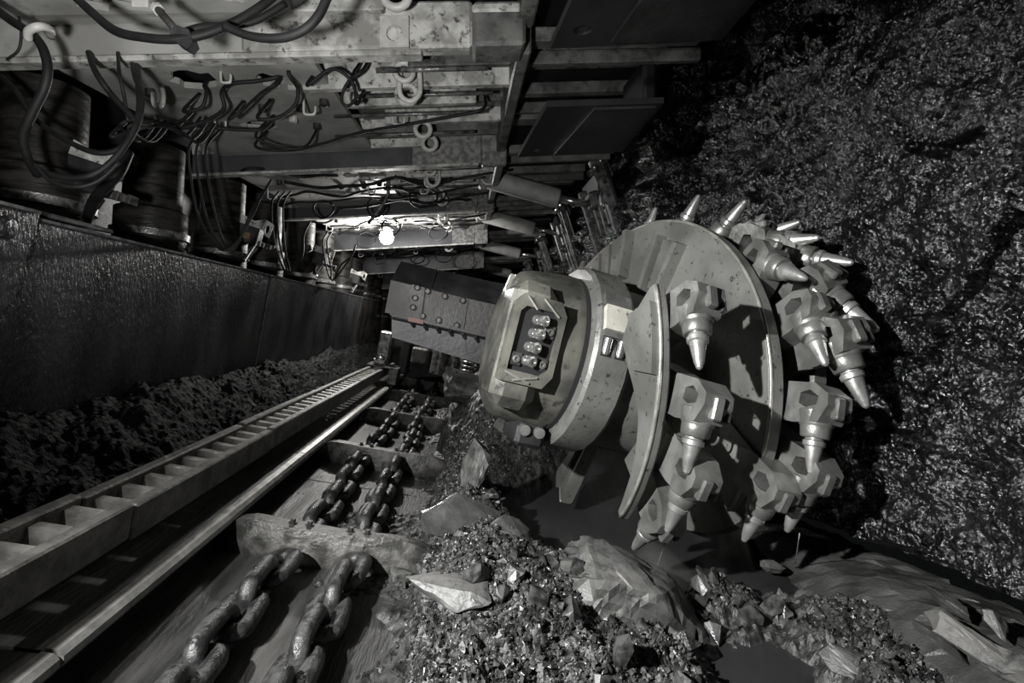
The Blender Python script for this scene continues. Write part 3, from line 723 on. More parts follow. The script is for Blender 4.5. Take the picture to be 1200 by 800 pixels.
# ================================================================== RANGING ARM WITH GEARCASE
arm = thing('ranging_arm', D(-0.9, -0.3, -0.45), 'ranging arm with round olive gearcase carrying the cutting drum', 'ranging arm')
col = part('collar', MB().lathe([(0.36, -0.635), (0.44, -0.63), (0.455, -0.615), (0.455, -0.465), (0.44, -0.445), (0.35, -0.44)], DC, DA, 26), 'drum_paint', arm, smooth=25, label='ring clamp around the gearcase')
def ring_box(f0, f1, r0, r1, s0, s1, name, m, parent, bev=0):
    P = [DP(f, r_, s) for r_ in (r0, r1) for (f, s) in ((f0, s0), (f1, s0), (f1, s1), (f0, s1))]
    return part(name, MB().box8(P), m, parent)
ring_box(18, 32, 0.42, 0.482, -0.605, -0.480, 'clamp_block', 'block_paint', col)
ring_box(33, 41, 0.42, 0.474, -0.605, -0.480, 'clamp_block', 'pick_holder_steel', col)
for s in (-0.60, -0.535):
    ring_box(4, 14, 0.40, 0.4575, s, s + 0.045, 'pocket_shade', 'shade_and_seal_black', col)  # solid black blocks, painted as the shade inside the bolt slots
    part('bolt', MB().lathe([(0.017, 0.0), (0.019, 0.01), (0.019, 0.07), (0.012, 0.075)], DP(5, 0.45, s + 0.022), DT, 12), 'bright_steel', col, smooth=40)
ring_box(14.5, 17.5, 0.41, 0.472, -0.605, -0.480, 'clamp_block', 'pick_holder_steel', col)
part('seal_ring', MB().lathe([(0.34, -0.66), (0.39, -0.655), (0.39, -0.62), (0.34, -0.615)], DC, DA, 48), 'shade_and_seal_black', arm, smooth=35)
part('hub', MB().lathe([(0.34, -0.47), (0.395, -0.465), (0.395, -0.40), (0.40, -0.39)], DC, DA, 48), 'drum_paint', arm, smooth=35)
gear = part('gearcase', MB().lathe([(0.20, -0.95), (0.30, -0.945), (0.35, -0.91), (0.365, -0.87), (0.375, -0.80), (0.392, -0.68), (0.388, -0.655), (0.36, -0.65)], DC, DA, 40), 'hub_paint', arm, smooth=35)
# squared housing that carries the spray manifold
part('housing', MB().box((-1.00, 0.12, -0.28), (-0.80, 0.385, 0.27), D, 0.05), 'hub_paint', arm, smooth=30)
# manifold window
man = part('manifold_frame', MB().prism([(-0.995, -0.165), (-0.80, -0.165), (-0.765, -0.11), (-0.765, 0.15), (-0.80, 0.205), (-0.96, 0.205), (-0.995, 0.16)], 0.36, 0.41, lambda a, b, c: D(a, c, b),
                                        [[(-0.965, -0.115), (-0.82, -0.115), (-0.79, -0.08), (-0.79, 0.12), (-0.82, 0.155), (-0.945, 0.155), (-0.965, 0.13)]]), 'hub_paint', arm, smooth=30)
part('manifold_back', MB().box((-0.98, 0.375, -0.13), (-0.78, 0.388, 0.17), D), 'shade_and_seal_black', man)
for i, tt_ in enumerate((0.110, 0.052, -0.006, -0.064)):
    f = part('spray_fitting', MB().lathe([(0.022, 0), (0.022, 0.026), (0.019, 0.029), (0.019, 0.04), (0.024, 0.043), (0.024, 0.060), (0.015, 0.062), (0.009, 0.055), (0.003, 0.055)], D(-0.885 - 0.004 * i, 0.38, tt_), DN * 0.9 + DA * 0.42, 14), 'bright_steel', man, smooth=35)
for (s0, t0) in ((-0.845, 0.045), (-0.845, -0.095), (-0.960, -0.095)):
    b_ = part('terminal_block', MB().box((s0, 0.38, t0), (s0 + 0.05, 0.402, t0 + 0.055), D, 0.004), 'bolt_steel', man)
    part('screw', MB().lathe([(0.016, 0), (0.016, 0.008), (0.008, 0.010), (0.008, 0.004), (0.002, 0.004)], D(s0 + 0.025, 0.401, t0 + 0.028), DN, 12), 'pick_holder_steel', b_, smooth=40)
for (p0, p1) in (((-0.95, 0.195), (-0.90, 0.150)), ((-0.88, 0.200), (-0.80, 0.140)), ((-0.97, -0.125), (-0.86, -0.155)), ((-0.93, -0.155), (-0.83, -0.125))):
    part('guard_bar', MB().tube([D(p0[0], 0.414, p0[1]), D(p1[0], 0.414, p1[1])], 0.005, 6), 'worn_edge', man)
part('lower_bracket', MB().box((-0.80, -0.05, -0.45), (-0.66, 0.22, -0.34), D, 0.02), 'arm_dark', arm)
for d in (-0.77, -0.70): part('bolt', MB().lathe([(0.025, 0), (0.025, 0.03), (0.012, 0.032)], D(d, 0.21, -0.37), DN, 12), 'pick_holder_steel', arm, smooth=40)
# transverse housing of the arm: cross-section extruded along the conveyor's cross direction
AY = 2.95
def ap(px, py, dy=0.0): return at(px, py, AY + dy)
def strip(corners, th, name, m, parent, inset_dir=(0, 1, 0), bev=0):
    c = np.array(corners); d = np.array(inset_dir, float) * th
    return part(name, MB().box8(list(c + d) + list(c)), m, parent)
body = part('arm_body', MB().box8([ap(459, 395, 0.02), ap(582, 432, 0.02), ap(582, 432, 0.02) + np.array([0, 0.9, 0]), ap(459, 395, 0.02) + np.array([0, 0.9, 0]),
                                   ap(459, 327, 0.02), ap(592, 359, 0.02), ap(592, 359, 0.02) + np.array([0, 0.9, 0]), ap(459, 327, 0.02) + np.array([0, 0.9, 0])]), 'arm_dark', arm)
strip([ap(451, 366), ap(478, 372), ap(483, 334), ap(458, 328)], 0.05, 'cover_plate', 'arm_steel', arm)
strip([ap(478, 372, -0.02), ap(493, 376, -0.02), ap(498, 337, -0.02), ap(483, 333, -0.02)], 0.05, 'bolt_strip', 'arm_steel', arm)
cp = strip([ap(493, 376), ap(543, 387), ap(549, 350), ap(498, 338)], 0.05, 'cover_plate', 'arm_steel', arm)
strip([ap(544, 387), ap(586, 397), ap(592, 360), ap(550, 350)], 0.05, 'cover_plate', 'arm_steel', arm)
strip([ap(458, 328, 0.0), ap(505, 340, 0.0), ap(513, 316, 0.18), ap(470, 306, 0.18)], 0.25, 'top_bevel', 'arm_dark', arm)
strip([ap(506, 340, 0.0), ap(592, 359, 0.0), ap(600, 335, 0.18), ap(514, 316, 0.18)], 0.25, 'top_bevel', 'arm_dark', arm)
strip([ap(457, 369, -0.03), ap(583, 398, -0.03), ap(583, 394, -0.03), ap(457, 366, -0.03)], 0.05, 'lower_ledge', 'arm_steel', arm)
strip([ap(478, 376, -0.035), ap(496, 380, -0.035), ap(496, 375, -0.035), ap(478, 371, -0.035)], 0.03, 'rusty_lug', 'rust', arm)
strip([ap(463, 394, 0.14), ap(578, 424, 0.14), ap(582, 398, 0.0), ap(459, 371, 0.0)], 0.2, 'under_bevel', 'arm_dark', arm)
for k in range(6):
    x0 = 482 + k * 15
    part('rib', MB().tube([ap(x0, 377 + k * 3.4, -0.005), ap(x0 + 14, 398 + k * 4, 0.12)], 0.012, 6), 'arm_dark', arm)
def bolt(px, py, dy, r_, parent, m='bolt_steel'):
    return part('bolt', MB().lathe([(r_, 0), (r_, 0.018), (r_ * 0.75, 0.022), (r_ * 0.7, 0.012), (0.003, 0.012)], ap(px, py, dy), (0, -1, 0), 14), m, parent, smooth=35)
for (x, y) in ((489, 337), (486.5, 349), (484, 360)): bolt(x, y, -0.02, 0.017, arm)
for (x, y) in ((501, 341), (521, 347), (542, 352), (495, 370), (514, 375), (535, 381)): bolt(x, y, 0.0, 0.018, cp)
part('end_flange', MB().prism([(0, 0), (0.05, 0.02), (0.085, 0.10), (0.06, 0.40), (0.03, 0.52), (-0.02, 0.54), (-0.035, 0.47), (-0.02, 0.12)], 0.0, 0.14, lambda a, b, c: at(580, 448, 2.5) + EU * a + EW * b + EV * c), 'hub_paint', arm, smooth=30)

# ================================================================== SHEARER BODY BEHIND, ON THE RACK
sh = thing('shearer_body', E(-0.4, 6.6, -0.95), 'dark machine body with shiny cylinders seen under the ranging arm', 'mining machine')
part('chassis', MB().box((-0.95, 6.9, -0.50), (0.5, 8.6, 0.45), E, 0.03), 'arm_dark', sh)
part('leg_plate', MB().box((-0.78, 6.6, -0.80), (-0.66, 6.9, -0.2), E, 0.02), 'arm_dark', sh)
part('leg_plate', MB().box((0.20, 6.3, -0.95), (0.32, 6.7, -0.2), E, 0.02), 'arm_dark', sh)
part('lug', MB().box((-0.62, 6.4, -0.62), (-0.42, 6.6, -0.42), E, 0.02), 'flight_steel', sh)
for i, (u, w, r_) in enumerate(((-0.28, -0.55, 0.10), (-0.10, -0.62, 0.07), (0.02, -0.60, 0.06))):
    part('cylinder', MB().lathe([(r_ * 0.8, -0.2), (r_, -0.18), (r_, 0.16), (r_ * 0.8, 0.18)], E(u, 6.7, w), EW, 20), 'sprag_steel', sh, smooth=35)
coil = [E(0.12 + 0.0, 6.4, -0.62) + 0.10 * (math.cos(a) * EU + math.sin(a) * EV) + EW * (a * 0.0085) for a in np.linspace(0, 34, 150)]
part('spring', MB().tube(coil, 0.016, 6), 'bright_steel', sh, smooth=180)
part('bright_plate', MB().box((-0.02, 6.5, -0.92), (0.18, 6.62, -0.70), E, 0.01), 'sprag_steel', sh)
shoe = thing('haulage_shoe', E(-0.95, 6.5, -0.98), 'bright edged shoe clasping the far end of the toothed rack', 'shoe')
part('hook', MB().prism([(-1.12, -0.72), (-0.74, -0.72), (-0.74, -0.92), (-0.84, -0.92), (-0.84, -0.735), (-1.12, -0.735)], 6.35, 6.75, lambda a, b, c: E(a, c, b)), 'sprag_steel', shoe)
part('upright', MB().box((-1.06, 6.5, -0.74), (-0.90, 6.8, -0.30), E, 0.02), 'sprag_steel', shoe)
part('pin', MB().lathe([(0.05, 0), (0.05, 0.10), (0.03, 0.11)], E(-0.98, 6.42, -0.62), (0, -1, 0), 14), 'bright_steel', shoe, smooth=35)
part('cap', MB().box((-1.06, 6.38, -0.70), (-0.92, 6.52, -0.64), E, 0.01), 'bright_steel', shoe)

# ---- water running off the picks
for (a, b, lab) in (((790, 602), (768, 671), 'thin water stream falling from the picks of the nearest spiral plate'), ((937, 625), (931, 668), 'thin water stream falling from the lowest right pick')):
    p0 = at(a[0], a[1], 1.80); v = at(b[0], b[1], 1.0); p1 = v * (WZ / v[2])
    part('water_stream', MB().tube([p0 * (1 - t_) + p1 * t_ for t_ in np.linspace(0, 1, 8)], 0.0022, 6), 'spray_water', smooth=180, label=lab, cat='water stream')
part('splash_ring', MB().loop([at(765, 671, 1.0) * (WZ / at(765, 671, 1.0)[2]) + np.array([0.03 * math.cos(a), 0.05 * math.sin(a), 0.004]) for a in np.linspace(0, 2 * math.pi, 24, endpoint=False)], 0.005, 6), 'spray_water', smooth=180, label='pale ring where a water stream hits the pool', cat='splash')

# ================================================================== ROOF SUPPORTS
DZ = {-1: -0.05, 0: -0.03, 1: 0.0, 2: 0.05, 3: -0.03, 4: -0.20, 5: -0.34}
YS = {-1: 0.45, 0: 2.32}
def blob(cx, cy, rx, ry, seed, n=18):
    r_ = np.random.default_rng(seed)
    return [(cx + rx * math.cos(a) * (0.75 + 0.45 * r_.random()), cy + ry * math.sin(a) * (0.75 + 0.45 * r_.random())) for a in np.linspace(0, 2 * math.pi, n, endpoint=False)]
SUPL = {-1: 'nearest roof support whose canopy fills the top left corner', 0: 'second roof support with a dark retracted sprag plate under its tip', 1: 'roof support with the largest hinged sprag leaning on the face',
        2: 'roof support carrying the glowing lamp under its canopy', 3: 'roof support just behind the glowing lamp', 4: 'small distant roof support beyond the lamp', 5: 'farthest roof support at the end of the row'}
link_small = None
def support(k):
    Y0 = YS.get(k, 2.15 + 1.9 * k); dz = DZ[k]; ky = 0.915 if k == 0 else 1.0
    S = lambda x, y, z: np.array([x, Y0 + ky * y, 1.235 + 0.065 * x + 0.055 * y + z + dz])
    t = thing('roof_support', (-2.0, Y0 + 0.9, -1.38), SUPL[k], 'roof support', 'row of hydraulic roof supports')
    holes = [blob(-1.33, 0.40, 0.12, 0.12, 3), blob(-0.98, 0.42, 0.07, 0.08, 5), blob(-1.30, 1.15, 0.11, 0.10, 8)]
    if k == -1: holes = [blob(-1.36, 1.62, 0.17, 0.15, 9), blob(-0.90, 1.66, 0.06, 0.05, 10)]
    panel = part('roof_panel', MB().prism([(-1.85, 0.05), (-0.72, 0.05), (-0.72, 1.86), (-1.85, 1.86)], 0.05, 0.08, S, holes), 'canopy_paint', t)
    part('hole_shade_sheet', MB().box((-2.75, 0.05, 0.30), (0.25, 1.86, 0.34), S), 'shade_and_seal_black', t)  # flat black sheet above the panel, painted shade seen through its holes
    part('front_panel', MB().box((-0.72, 0.05, 0.17), (0.27, 1.86, 0.20), S), 'rib_dark', t)
    # side beam facing the viewer with its worn lower lip
    if k >= 1:
        part('side_beam', MB().box((-2.7, 0.0, 0.0), (-0.43 if k == 1 else -0.25, 0.05, 0.30), S), 'side_band', t)
        part('front_beam', MB().box((-0.425 if k == 1 else -0.245, -0.02, 0.0), (0.10, 0.05, 0.30), S), 'band_rough', t)
        part('front_beam', MB().box((0.105, -0.03, -0.02), (0.30, 0.06, 0.30), S, 0.01), 'band_rough', t)
        part('worn_lip', MB().box((-2.7, -0.03, -0.018), (0.08, 0.05, 0.0), S), 'rib_paint', t)
    else:
        part('side_beam', MB().box((-2.7, 0.0, 0.0), (-0.95, 0.05, 0.22), S), 'canopy_paint', t)
        part('front_beam', MB().box((-0.95, -0.04, 0.0), (0.02, 0.06, 0.20), S, 0.012), 'rib_paint', t)
        part('worn_lip', MB().box((-2.7, -0.035, -0.025), (-0.20, 0.05, 0.0), S, 0.006), 'rib_paint', t)
        part('tip_block', MB().box((0.02, -0.10, -0.02), (0.25, 0.10, 0.14), S, 0.015), 'rib_dark', t)
        part('tip_cap', MB().box((0.02, -0.11, 0.11), (0.25, -0.02, 0.16), S, 0.015), 'rib_paint', t)
    # cross ribs under the front half
    ribs = [(0.17, 0.045, 0.08, -1.30, -0.28, 'rib_paint'), (0.26, 0.03, 0.05, -0.42, 0.22, 'rib_dark'), (0.36, 0.05, 0.10, -0.30, 0.22, 'rib_dark'), (0.50, 0.06, 0.15, -0.93, 0.24, 'rib_paint'),
            (0.72, 0.03, 0.06, -0.75, 0.20, 'rib_dark'), (0.84, 0.05, 0.13, -0.72, 0.05, 'rib_paint'), (1.02, 0.03, 0.06, -0.7, 0.24, 'rib_dark'), (1.12, 0.03, 0.05, -1.0, -0.15, 'rib_paint'),
            (1.30, 0.05, 0.10, -0.55, 0.25, 'rib_paint'), (1.50, 0.035, 0.07, -1.9, -0.5, 'rib_paint'), (1.62, 0.05, 0.10, -0.72, 0.26, 'rib_dark'), (1.78, 0.04, 0.13, -2.0, -0.35, 'rib_paint')]
    for i, (y, w, h, x0, x1, m) in enumerate(ribs):
        if k >= 4 and i % 2: continue
        part('rib', MB().box((x0, y, 0.18 - h), (x1, y + w, 0.185), S, 0.006), m, t)
    for (y, z, x0, x1, r_) in ((0.33, 0.05, -0.45, 0.10, 0.014), (0.63, 0.03, -0.6, 0.14, 0.012), (0.96, 0.03, -0.8, 0.10, 0.011), (1.42, 0.04, -0.9, 0.05, 0.012)):
        part('rod', MB().tube([S(x0, y, z), S(x1, y, z)], r_, 8), 'sprag_steel', t, smooth=180)
    part('tip_beam', MB().box((0.22, 0.05, 0.0), (0.29, 1.86, 0.20), S, 0.01), 'rib_dark', t)
    for (y, w, z, x1, m) in ((0.22, 0.10, 0.13, 1.18, 'rib_dark'), (0.42, 0.05, 0.10, 1.25, 'rib_dark'), (0.52, 0.14, 0.16, 1.10, 'rib_dark'), (0.95, 0.08, 0.13, 1.15, 'rib_dark'), (1.25, 0.05, 0.11, 1.2, 'rib_dark'), (1.50, 0.16, 0.14, 1.15, 'rib_dark')):
        part('extension_bar', MB().box((0.26, y, z), (x1, y + w, z + 0.07), S, 0.006), m, t)
    part('extension_roof', MB().box((0.26, 0.05, 0.30), (1.28, 1.86, 0.33), S), 'sprag_plate', t)
    # lifting eyes, shackles and hose hooks
    def eye(x, y, z, r_, m='clip_paint'):
        pl = part('lifting_eye', MB().loop([S(x, y, z) + np.array([r_ * math.cos(a), 0, r_ * math.sin(a)]) for a in np.linspace(0, 2 * math.pi, 18, endpoint=False)], r_ * 0.33, 8), m, t, smooth=180)
    def hook(x, y, z, w, h):
        w *= 0.75; h *= 0.8
        part('hose_hook', MB().tube(spline([S(x - w, y, z + h), S(x - w, y, z + 0.2 * h), S(x - w * 0.7, y, z), S(x + w * 0.7, y, z), S(x + w, y, z + 0.25 * h), S(x + w, y, z + 0.5 * h)], 4), 0.0065, 6), 'clip_paint', t, smooth=180)
    if k <= 0:
        if k == 0:
            part('eye_plate', MB().prism([(-0.37, -0.01), (-0.25, -0.01), (-0.25, 0.12), (-0.37, 0.12)], -0.07, -0.045, lambda a, b, c: S(a, c, b), [[(-0.31 + 0.035 * math.cos(a), 0.05 + 0.035 * math.sin(a)) for a in np.linspace(0, 6.28, 12, endpoint=False)]]), 'clip_paint', t)
    eye(-0.32, 0.38, 0.06, 0.045); eye(-0.32, 0.50, -0.01, 0.05, 'rib_paint')
    part('shackle', MB().tube(spline([S(-0.35, 0.46, 0.10), S(-0.35, 0.46, -0.02), S(-0.30, 0.46, -0.06), S(-0.25, 0.46, -0.02), S(-0.25, 0.46, 0.10)], 5), 0.014, 8), 'clip_paint', t, smooth=180)
    eye(-0.30, 1.30, 0.035, 0.05); eye(-0.28, 1.64, 0.03, 0.05)
    hook(-0.42, 0.98, -0.02, 0.045, 0.09); hook(-0.85, 0.62, -0.06, 0.04, 0.10); hook(-1.75, 0.75, -0.05, 0.05, 0.12); hook(-1.45, 0.95, -0.02, 0.04, 0.1); hook(-1.15, 0.3, 0.0, 0.03, 0.09)
    # bolts on the panel
    for (x, y) in ((-1.15, 0.78), (-0.95, 0.80), (-0.80, 0.72), (-1.05, 1.0), (-1.6, 0.5), (-1.75, 1.3), (-0.95, 1.15)):
        if k > 3: break
        part('stud', MB().lathe([(0.024, 0), (0.024, 0.035), (0.014, 0.04)], S(x, y, 0.052), (0, 0, -1), 8), 'clip_paint' if (x * 10) % 2 > 1 else 'bolt_steel', panel, smooth=40)
    # retracted or deployed sprag
    if k <= 0:
        yA, yB = (0.18, 1.15) if k == 0 else (0.70, 1.58)
        sp = part('sprag', MB().prism([(0.33, yB + 0.04), (0.38, yA), (0.96, yA), (1.02, yB)], -0.20, -0.17, S,
                  [[(0.43 + 0.035 * math.cos(a), (yB - 0.10 if k < 0 else yB - 0.13) + 0.035 * math.sin(a)) for a in np.linspace(0, 6.28, 14, endpoint=False)]]), 'sprag_plate', t, label='dark retracted sprag plate')
        part('sprag_web', MB().prism([(0.62, yA + 0.03), (0.93, yA + 0.03), (0.96, yB - 0.02), (0.56, yB - 0.02)], -0.212, -0.20, S), 'arm_dark', sp)
        part('sprag_hinge', MB().box((0.95, yA + 0.3, -0.17), (1.03, yB - 0.25, 0.15), S, 0.02), 'sprag_plate', t)
    else:
        yc = 0.95
        c0, c1, c2 = S(0.20, yc, 0.085), S(0.88, yc, -0.13), S(1.18, yc, -0.20)
        ax = c1 - c0; Lc = np.linalg.norm(ax)
        cy = part('sprag_cylinder', MB().lathe([(0.05, -0.02), (0.088, 0.0), (0.094, 0.02), (0.094, Lc - 0.03), (0.086, Lc), (0.04, Lc + 0.002)], c0, ax, 22), 'cylinder_grey', t, smooth=35, label='light grey hydraulic cylinder')
        part('piston_rod', MB().tube([c1, c2], 0.036, 14), 'bright_steel', cy, smooth=180)
        part('cylinder_clevis', MB().box((0.10, yc - 0.09, 0.0), (0.24, yc + 0.09, 0.16), S, 0.02), 'band_rough', t)
        part('bent_strap', MB().tube(spline([S(0.0, yc - 0.11, 0.12), S(0.10, yc - 0.12, 0.09), S(0.16, yc - 0.12, 0.02), S(0.24, yc - 0.12, 0.01)], 4), 0.012, 6), 'clip_paint', t, smooth=180)
        # sprag plate: hinge at the extension tip, swung down towards the face
        h0, h1 = S(1.17, 0, 0.06), S(1.46, 0, -0.86)
        dv = (h1 - h0) / np.linalg.norm(h1 - h0); nv = np.array([-dv[2], 0, dv[0]])     # towards the face
        G = lambda a, b, c: np.array([h0[0], Y0 + b, h0[2]]) + dv * a + nv * (-c)
        sp = part('sprag', MB().box((-0.05, 0.50, -0.09), (0.97, 1.40, -0.06), G, 0.01), 'sprag_plate', t, label='hinged sprag leaning on the face')
        for (b0, b1, a0, a1, hh, m) in ((0.52, 0.60, 0.0, 0.95, 0.05, 'sprag_steel'), (0.68, 0.74, 0.10, 0.95, 0.03, 'sprag_steel'), (0.84, 0.90, 0.12, 0.95, 0.03, 'sprag_steel'), (1.02, 1.08, 0.1, 0.95, 0.03, 'sprag_steel'), (1.30, 1.38, 0.0, 0.95, 0.05, 'sprag_steel')):
            part('sprag_rib', MB().box((a0, b0, -0.07), (a1, b1, hh - 0.04), G, 0.008), m, sp)
        part('hinge_lug', MB().prism([(-0.14, -0.10), (0.05, -0.12), (0.28, -0.02), (0.30, 0.06), (0.10, 0.02), (-0.10, 0.05)], 0.54, 0.60, lambda a, b, c: G(a, c, b)), 'sprag_steel', sp)
        for (a, c) in ((-0.06, 0.0), (-0.02, 0.07)):
            part('hinge_pin', MB().tube([G(a, 0.44, c - 0.02), G(a, 0.66, c - 0.02)], 0.026, 10), 'bright_steel', sp, smooth=180)
        part('clevis', MB().box((0.10, 0.86, -0.06), (0.26, 1.04, 0.05), G, 0.02), 'sprag_steel', sp)
    # legs and base
    for (y, ln) in ((0.22, 0.06), (1.05, 0.06)):
        b0, b1 = np.array([-2.12, Y0 + y, -1.25]), np.array([-2.0 + ln, Y0 + y + 0.05, 1.12 + dz])
        ax = b1 - b0; L_ = np.linalg.norm(ax)
        lg = part('leg', MB().lathe([(0.19, 0), (0.20, 0.02), (0.20, 1.42), (0.195, 1.44), (0.195, 1.95), (0.16, 1.97), (0.155, L_)], b0, ax, 28), 'leg_steel', t, smooth=35)
        for z in (1.38, 1.78):
            part('leg_collar', MB().lathe([(0.195, z), (0.212, z + 0.006), (0.212, z + 0.045), (0.195, z + 0.05)], b0, ax, 28), 'sprag_steel', lg, smooth=35)
    part('base', MB().box((-3.0, Y0 + 0.05, -1.38), (-1.75, Y0 + 1.8, -1.2), None, 0.03), 'arm_dark', t)
    part('rear_shield', MB().box8([(-3.25, Y0 + 0.02, -1.3), (-3.2, Y0 + 0.02, -1.3), (-3.2, Y0 + 1.86, -1.3), (-3.25, Y0 + 1.86, -1.3),
                                   S(-2.80, 0.02, 0.15), S(-2.72, 0.02, 0.15), S(-2.72, 1.86, 0.15), S(-2.80, 1.86, 0.15)]), 'rib_dark', t)
    return S
SF = {}
for k in range(-1, 6): SF[k] = support(k)

# ================================================================== VALVE BLOCKS
VL = {0: 'dark pilot valve block with chrome fittings behind the left spill plate', 1: 'valve block with a faded yellow tag between the hydraulic legs', 2: 'small valve block below the third canopy', 3: 'tiny distant valve block near the lamp'}
for k in range(0, 4):
    S = SF[k]; o = S(-1.80, 0.26, -0.42)
    Q = lambda x, y, z: o + 0.62 * (x * np.array([0.96, 0, -0.28]) + y * np.array([0, 1.0, 0]) + z * np.array([0.28, 0, 0.96]))
    t = thing('valve_block', o, VL[k], 'valve block', 'valve blocks of the roof supports')
    part('body', MB().box((-0.17, -0.05, -0.10), (0.20, 0.12, 0.13), Q, 0.012), 'valve_dark', t)
    part('cover', MB().box((-0.02, -0.058, -0.09), (0.19, -0.05, 0.12), Q), 'valve_dark', t)
    br = part('bracket', MB().prism([(-0.05, 0.13), (0.25, 0.12), (0.29, 0.06), (0.35, 0.04), (0.36, 0.22), (0.25, 0.26), (0.12, 0.20), (-0.04, 0.24)], -0.07, -0.055, lambda a, b, c: Q(a, c, b),
                                    [[(0.30 + 0.025 * math.cos(a), 0.14 + 0.055 * math.sin(a)) for a in np.linspace(0, 6.28, 14, endpoint=False)], [(0.0 + 0.014 * math.cos(a), 0.185 + 0.014 * math.sin(a)) for a in np.linspace(0, 6.28, 10, endpoint=False)]]), 'rib_paint', t)
    for i, x in enumerate((-0.10, 0.17)):
        part('fitting', MB().lathe([(0.024, 0), (0.024, 0.05), (0.020, 0.055), (0.020, 0.12), (0.025, 0.125), (0.025, 0.14)], Q(x, 0.03, -0.11), Q(-0.25, -0.15, -1) - Q(0, 0, 0), 14), 'bright_steel', t, smooth=35)
    for i in range(5):
        part('port', MB().box((0.22 + i * 0.045, -0.05, -0.10), (0.25 + i * 0.045, 0.05, -0.03 - 0.01 * (i % 2)), Q, 0.005), 'bolt_steel', t)
    if k in (0, 1):
        part('tag_plate', MB().box((0.02, -0.066, -0.05), (0.11, -0.06, 0.03) if k else (0.06, -0.06, -0.01), Q), 'tag_yellow' if k else 'valve_dark', t)

# ================================================================== HOSES
UPH = False                                 # hoses whose ends run up into the canopy
def hose(pts, r_, label, group=None, name='hydraulic_hose', mat_='rubber'):
    Q_ = [at(*p) for p in pts]
    if UPH: Q_ = [Q_[0] + np.array([0.02, 0.12, 0.14])] + Q_ + [Q_[-1] + np.array([0.02, 0.12, 0.14])]
    P = spline(Q_, 8)
    return part(name, MB().tube(P, r_ * 0.72, 8), mat_, smooth=180, label=label, cat='hose', group=group)
hose([(-25, -6, 1.95), (10, 22, 1.93), (42, 44, 1.9), (55, 72, 1.88), (53, 100, 1.88), (38, 132, 1.9), (27, 160, 1.93), (33, 186, 1.98), (44, 205, 2.05)], 0.020, 'thick black hose hanging in an S curve at the left edge')
hose([(82, -10, 1.75), (105, 12, 1.72), (135, 36, 1.68), (170, 44, 1.66), (205, 46, 1.65), (240, 40, 1.66), (275, 26, 1.68), (305, 8, 1.7), (330, -12, 1.72)], 0.019, 'thick black hose sagging past the large hole in the nearest canopy')
hose([(205, 42, 1.72), (235, 32, 1.72), (268, 30, 1.72), (300, 24, 1.74), (335, 4, 1.76)], 0.016, 'black hose running from the clamp toward the top edge')
hose([(262, 30, 1.6), (292, 42, 1.6), (325, 45, 1.58), (352, 38, 1.56), (372, 20, 1.55), (386, -8, 1.55)], 0.018, 'smooth hose curving up out of view beside the white lifting eye')
hose([(0, 88, 2.15), (20, 108, 2.12), (40, 138, 2.1), (70, 160, 2.05), (105, 177, 2.0), (130, 178, 2.0), (150, 166, 2.0), (163, 140, 2.0), (166, 112, 2.05), (158, 88, 2.2), (154, 66, 2.4)], 0.014, 'black hose looping below the pilot valve block at the left')
hose([(46, 200, 1.9), (75, 208, 1.9), (105, 206, 1.9), (130, 190, 1.92), (152, 162, 1.95), (163, 132, 2.0), (162, 95, 2.15), (160, 70, 2.4)], 0.015, 'black hose curving up from the near leg to the canopy')
hose([(40, 192, 1.88), (60, 212, 1.88), (88, 219, 1.88), (115, 212, 1.9), (140, 190, 1.92)], 0.010, 'thin hose sagging lowest beside the near leg')
hose([(104, 62, 2.3), (112, 84, 2.1), (130, 110, 2.1), (150, 132, 2.1), (158, 142, 2.1)], 0.016, 'straight dark hose slanting down from the nearest canopy edge')
hose([(138, 62, 2.3), (140, 85, 2.1), (146, 115, 2.1), (150, 142, 2.1)], 0.009, 'thin upright rod behind the slanting hose')
hose([(150, 178, 2.4), (140, 200, 2.35), (128, 214, 2.35), (110, 236, 2.45), (100, 262, 2.6)], 0.032, 'fat hose with chrome end dropping behind the spill plate')
hose([(8, 70, 1.95), (22, 58, 1.94), (25, 35, 1.93), (22, 20, 1.93)], 0.006, 'thin wire beside the white clip at the left edge')
# loops on the canopies
UPH = True
hose([(208, 150, 2.8), (240, 142, 2.78), (262, 128, 2.74), (260, 108, 2.7), (272, 98, 2.65), (300, 95, 2.65), (330, 88, 2.66)], 0.014, 'hose looping around the hole in the second canopy')
hose([(215, 130, 2.72), (236, 126, 2.7), (242, 108, 2.7), (240, 98, 2.72)], 0.012, 'short hose going up into the canopy hole')
hose([(268, 140, 2.75), (285, 128, 2.72), (305, 110, 2.66), (322, 98, 2.62)], 0.011, 'straight hose crossing toward the second canopy ribs')
hose([(302, 138, 2.72), (325, 138, 2.72), (345, 124, 2.7), (349, 104, 2.66), (338, 84, 2.6)], 0.013, 'hose ring hanging below the second canopy left of the ribs')
hose([(360, 100, 2.6), (385, 82, 2.58), (400, 84, 2.58), (415, 100, 2.62), (418, 122, 2.7)], 0.012, 'thin hose arching over the dark nut on the second canopy')
hose([(425, 82, 2.6), (408, 96, 2.62), (400, 116, 2.66), (408, 124, 2.68), (418, 112, 2.64), (412, 92, 2.6)], 0.011, 'small coil of hose hanging from a hook')
hose([(130, 160, 2.5), (165, 150, 2.6), (200, 146, 2.8), (235, 148, 2.95), (280, 152, 3.05), (310, 150, 3.1)], 0.013, 'hose running level under the second canopy to the valve block')
hose([(300, 172, 3.3), (340, 176, 3.3), (380, 168, 3.25), (420, 156, 3.2), (470, 147, 3.12), (520, 138, 3.05), (565, 128, 3.0)], 0.013, 'long hose running across the ribs of the second canopy')
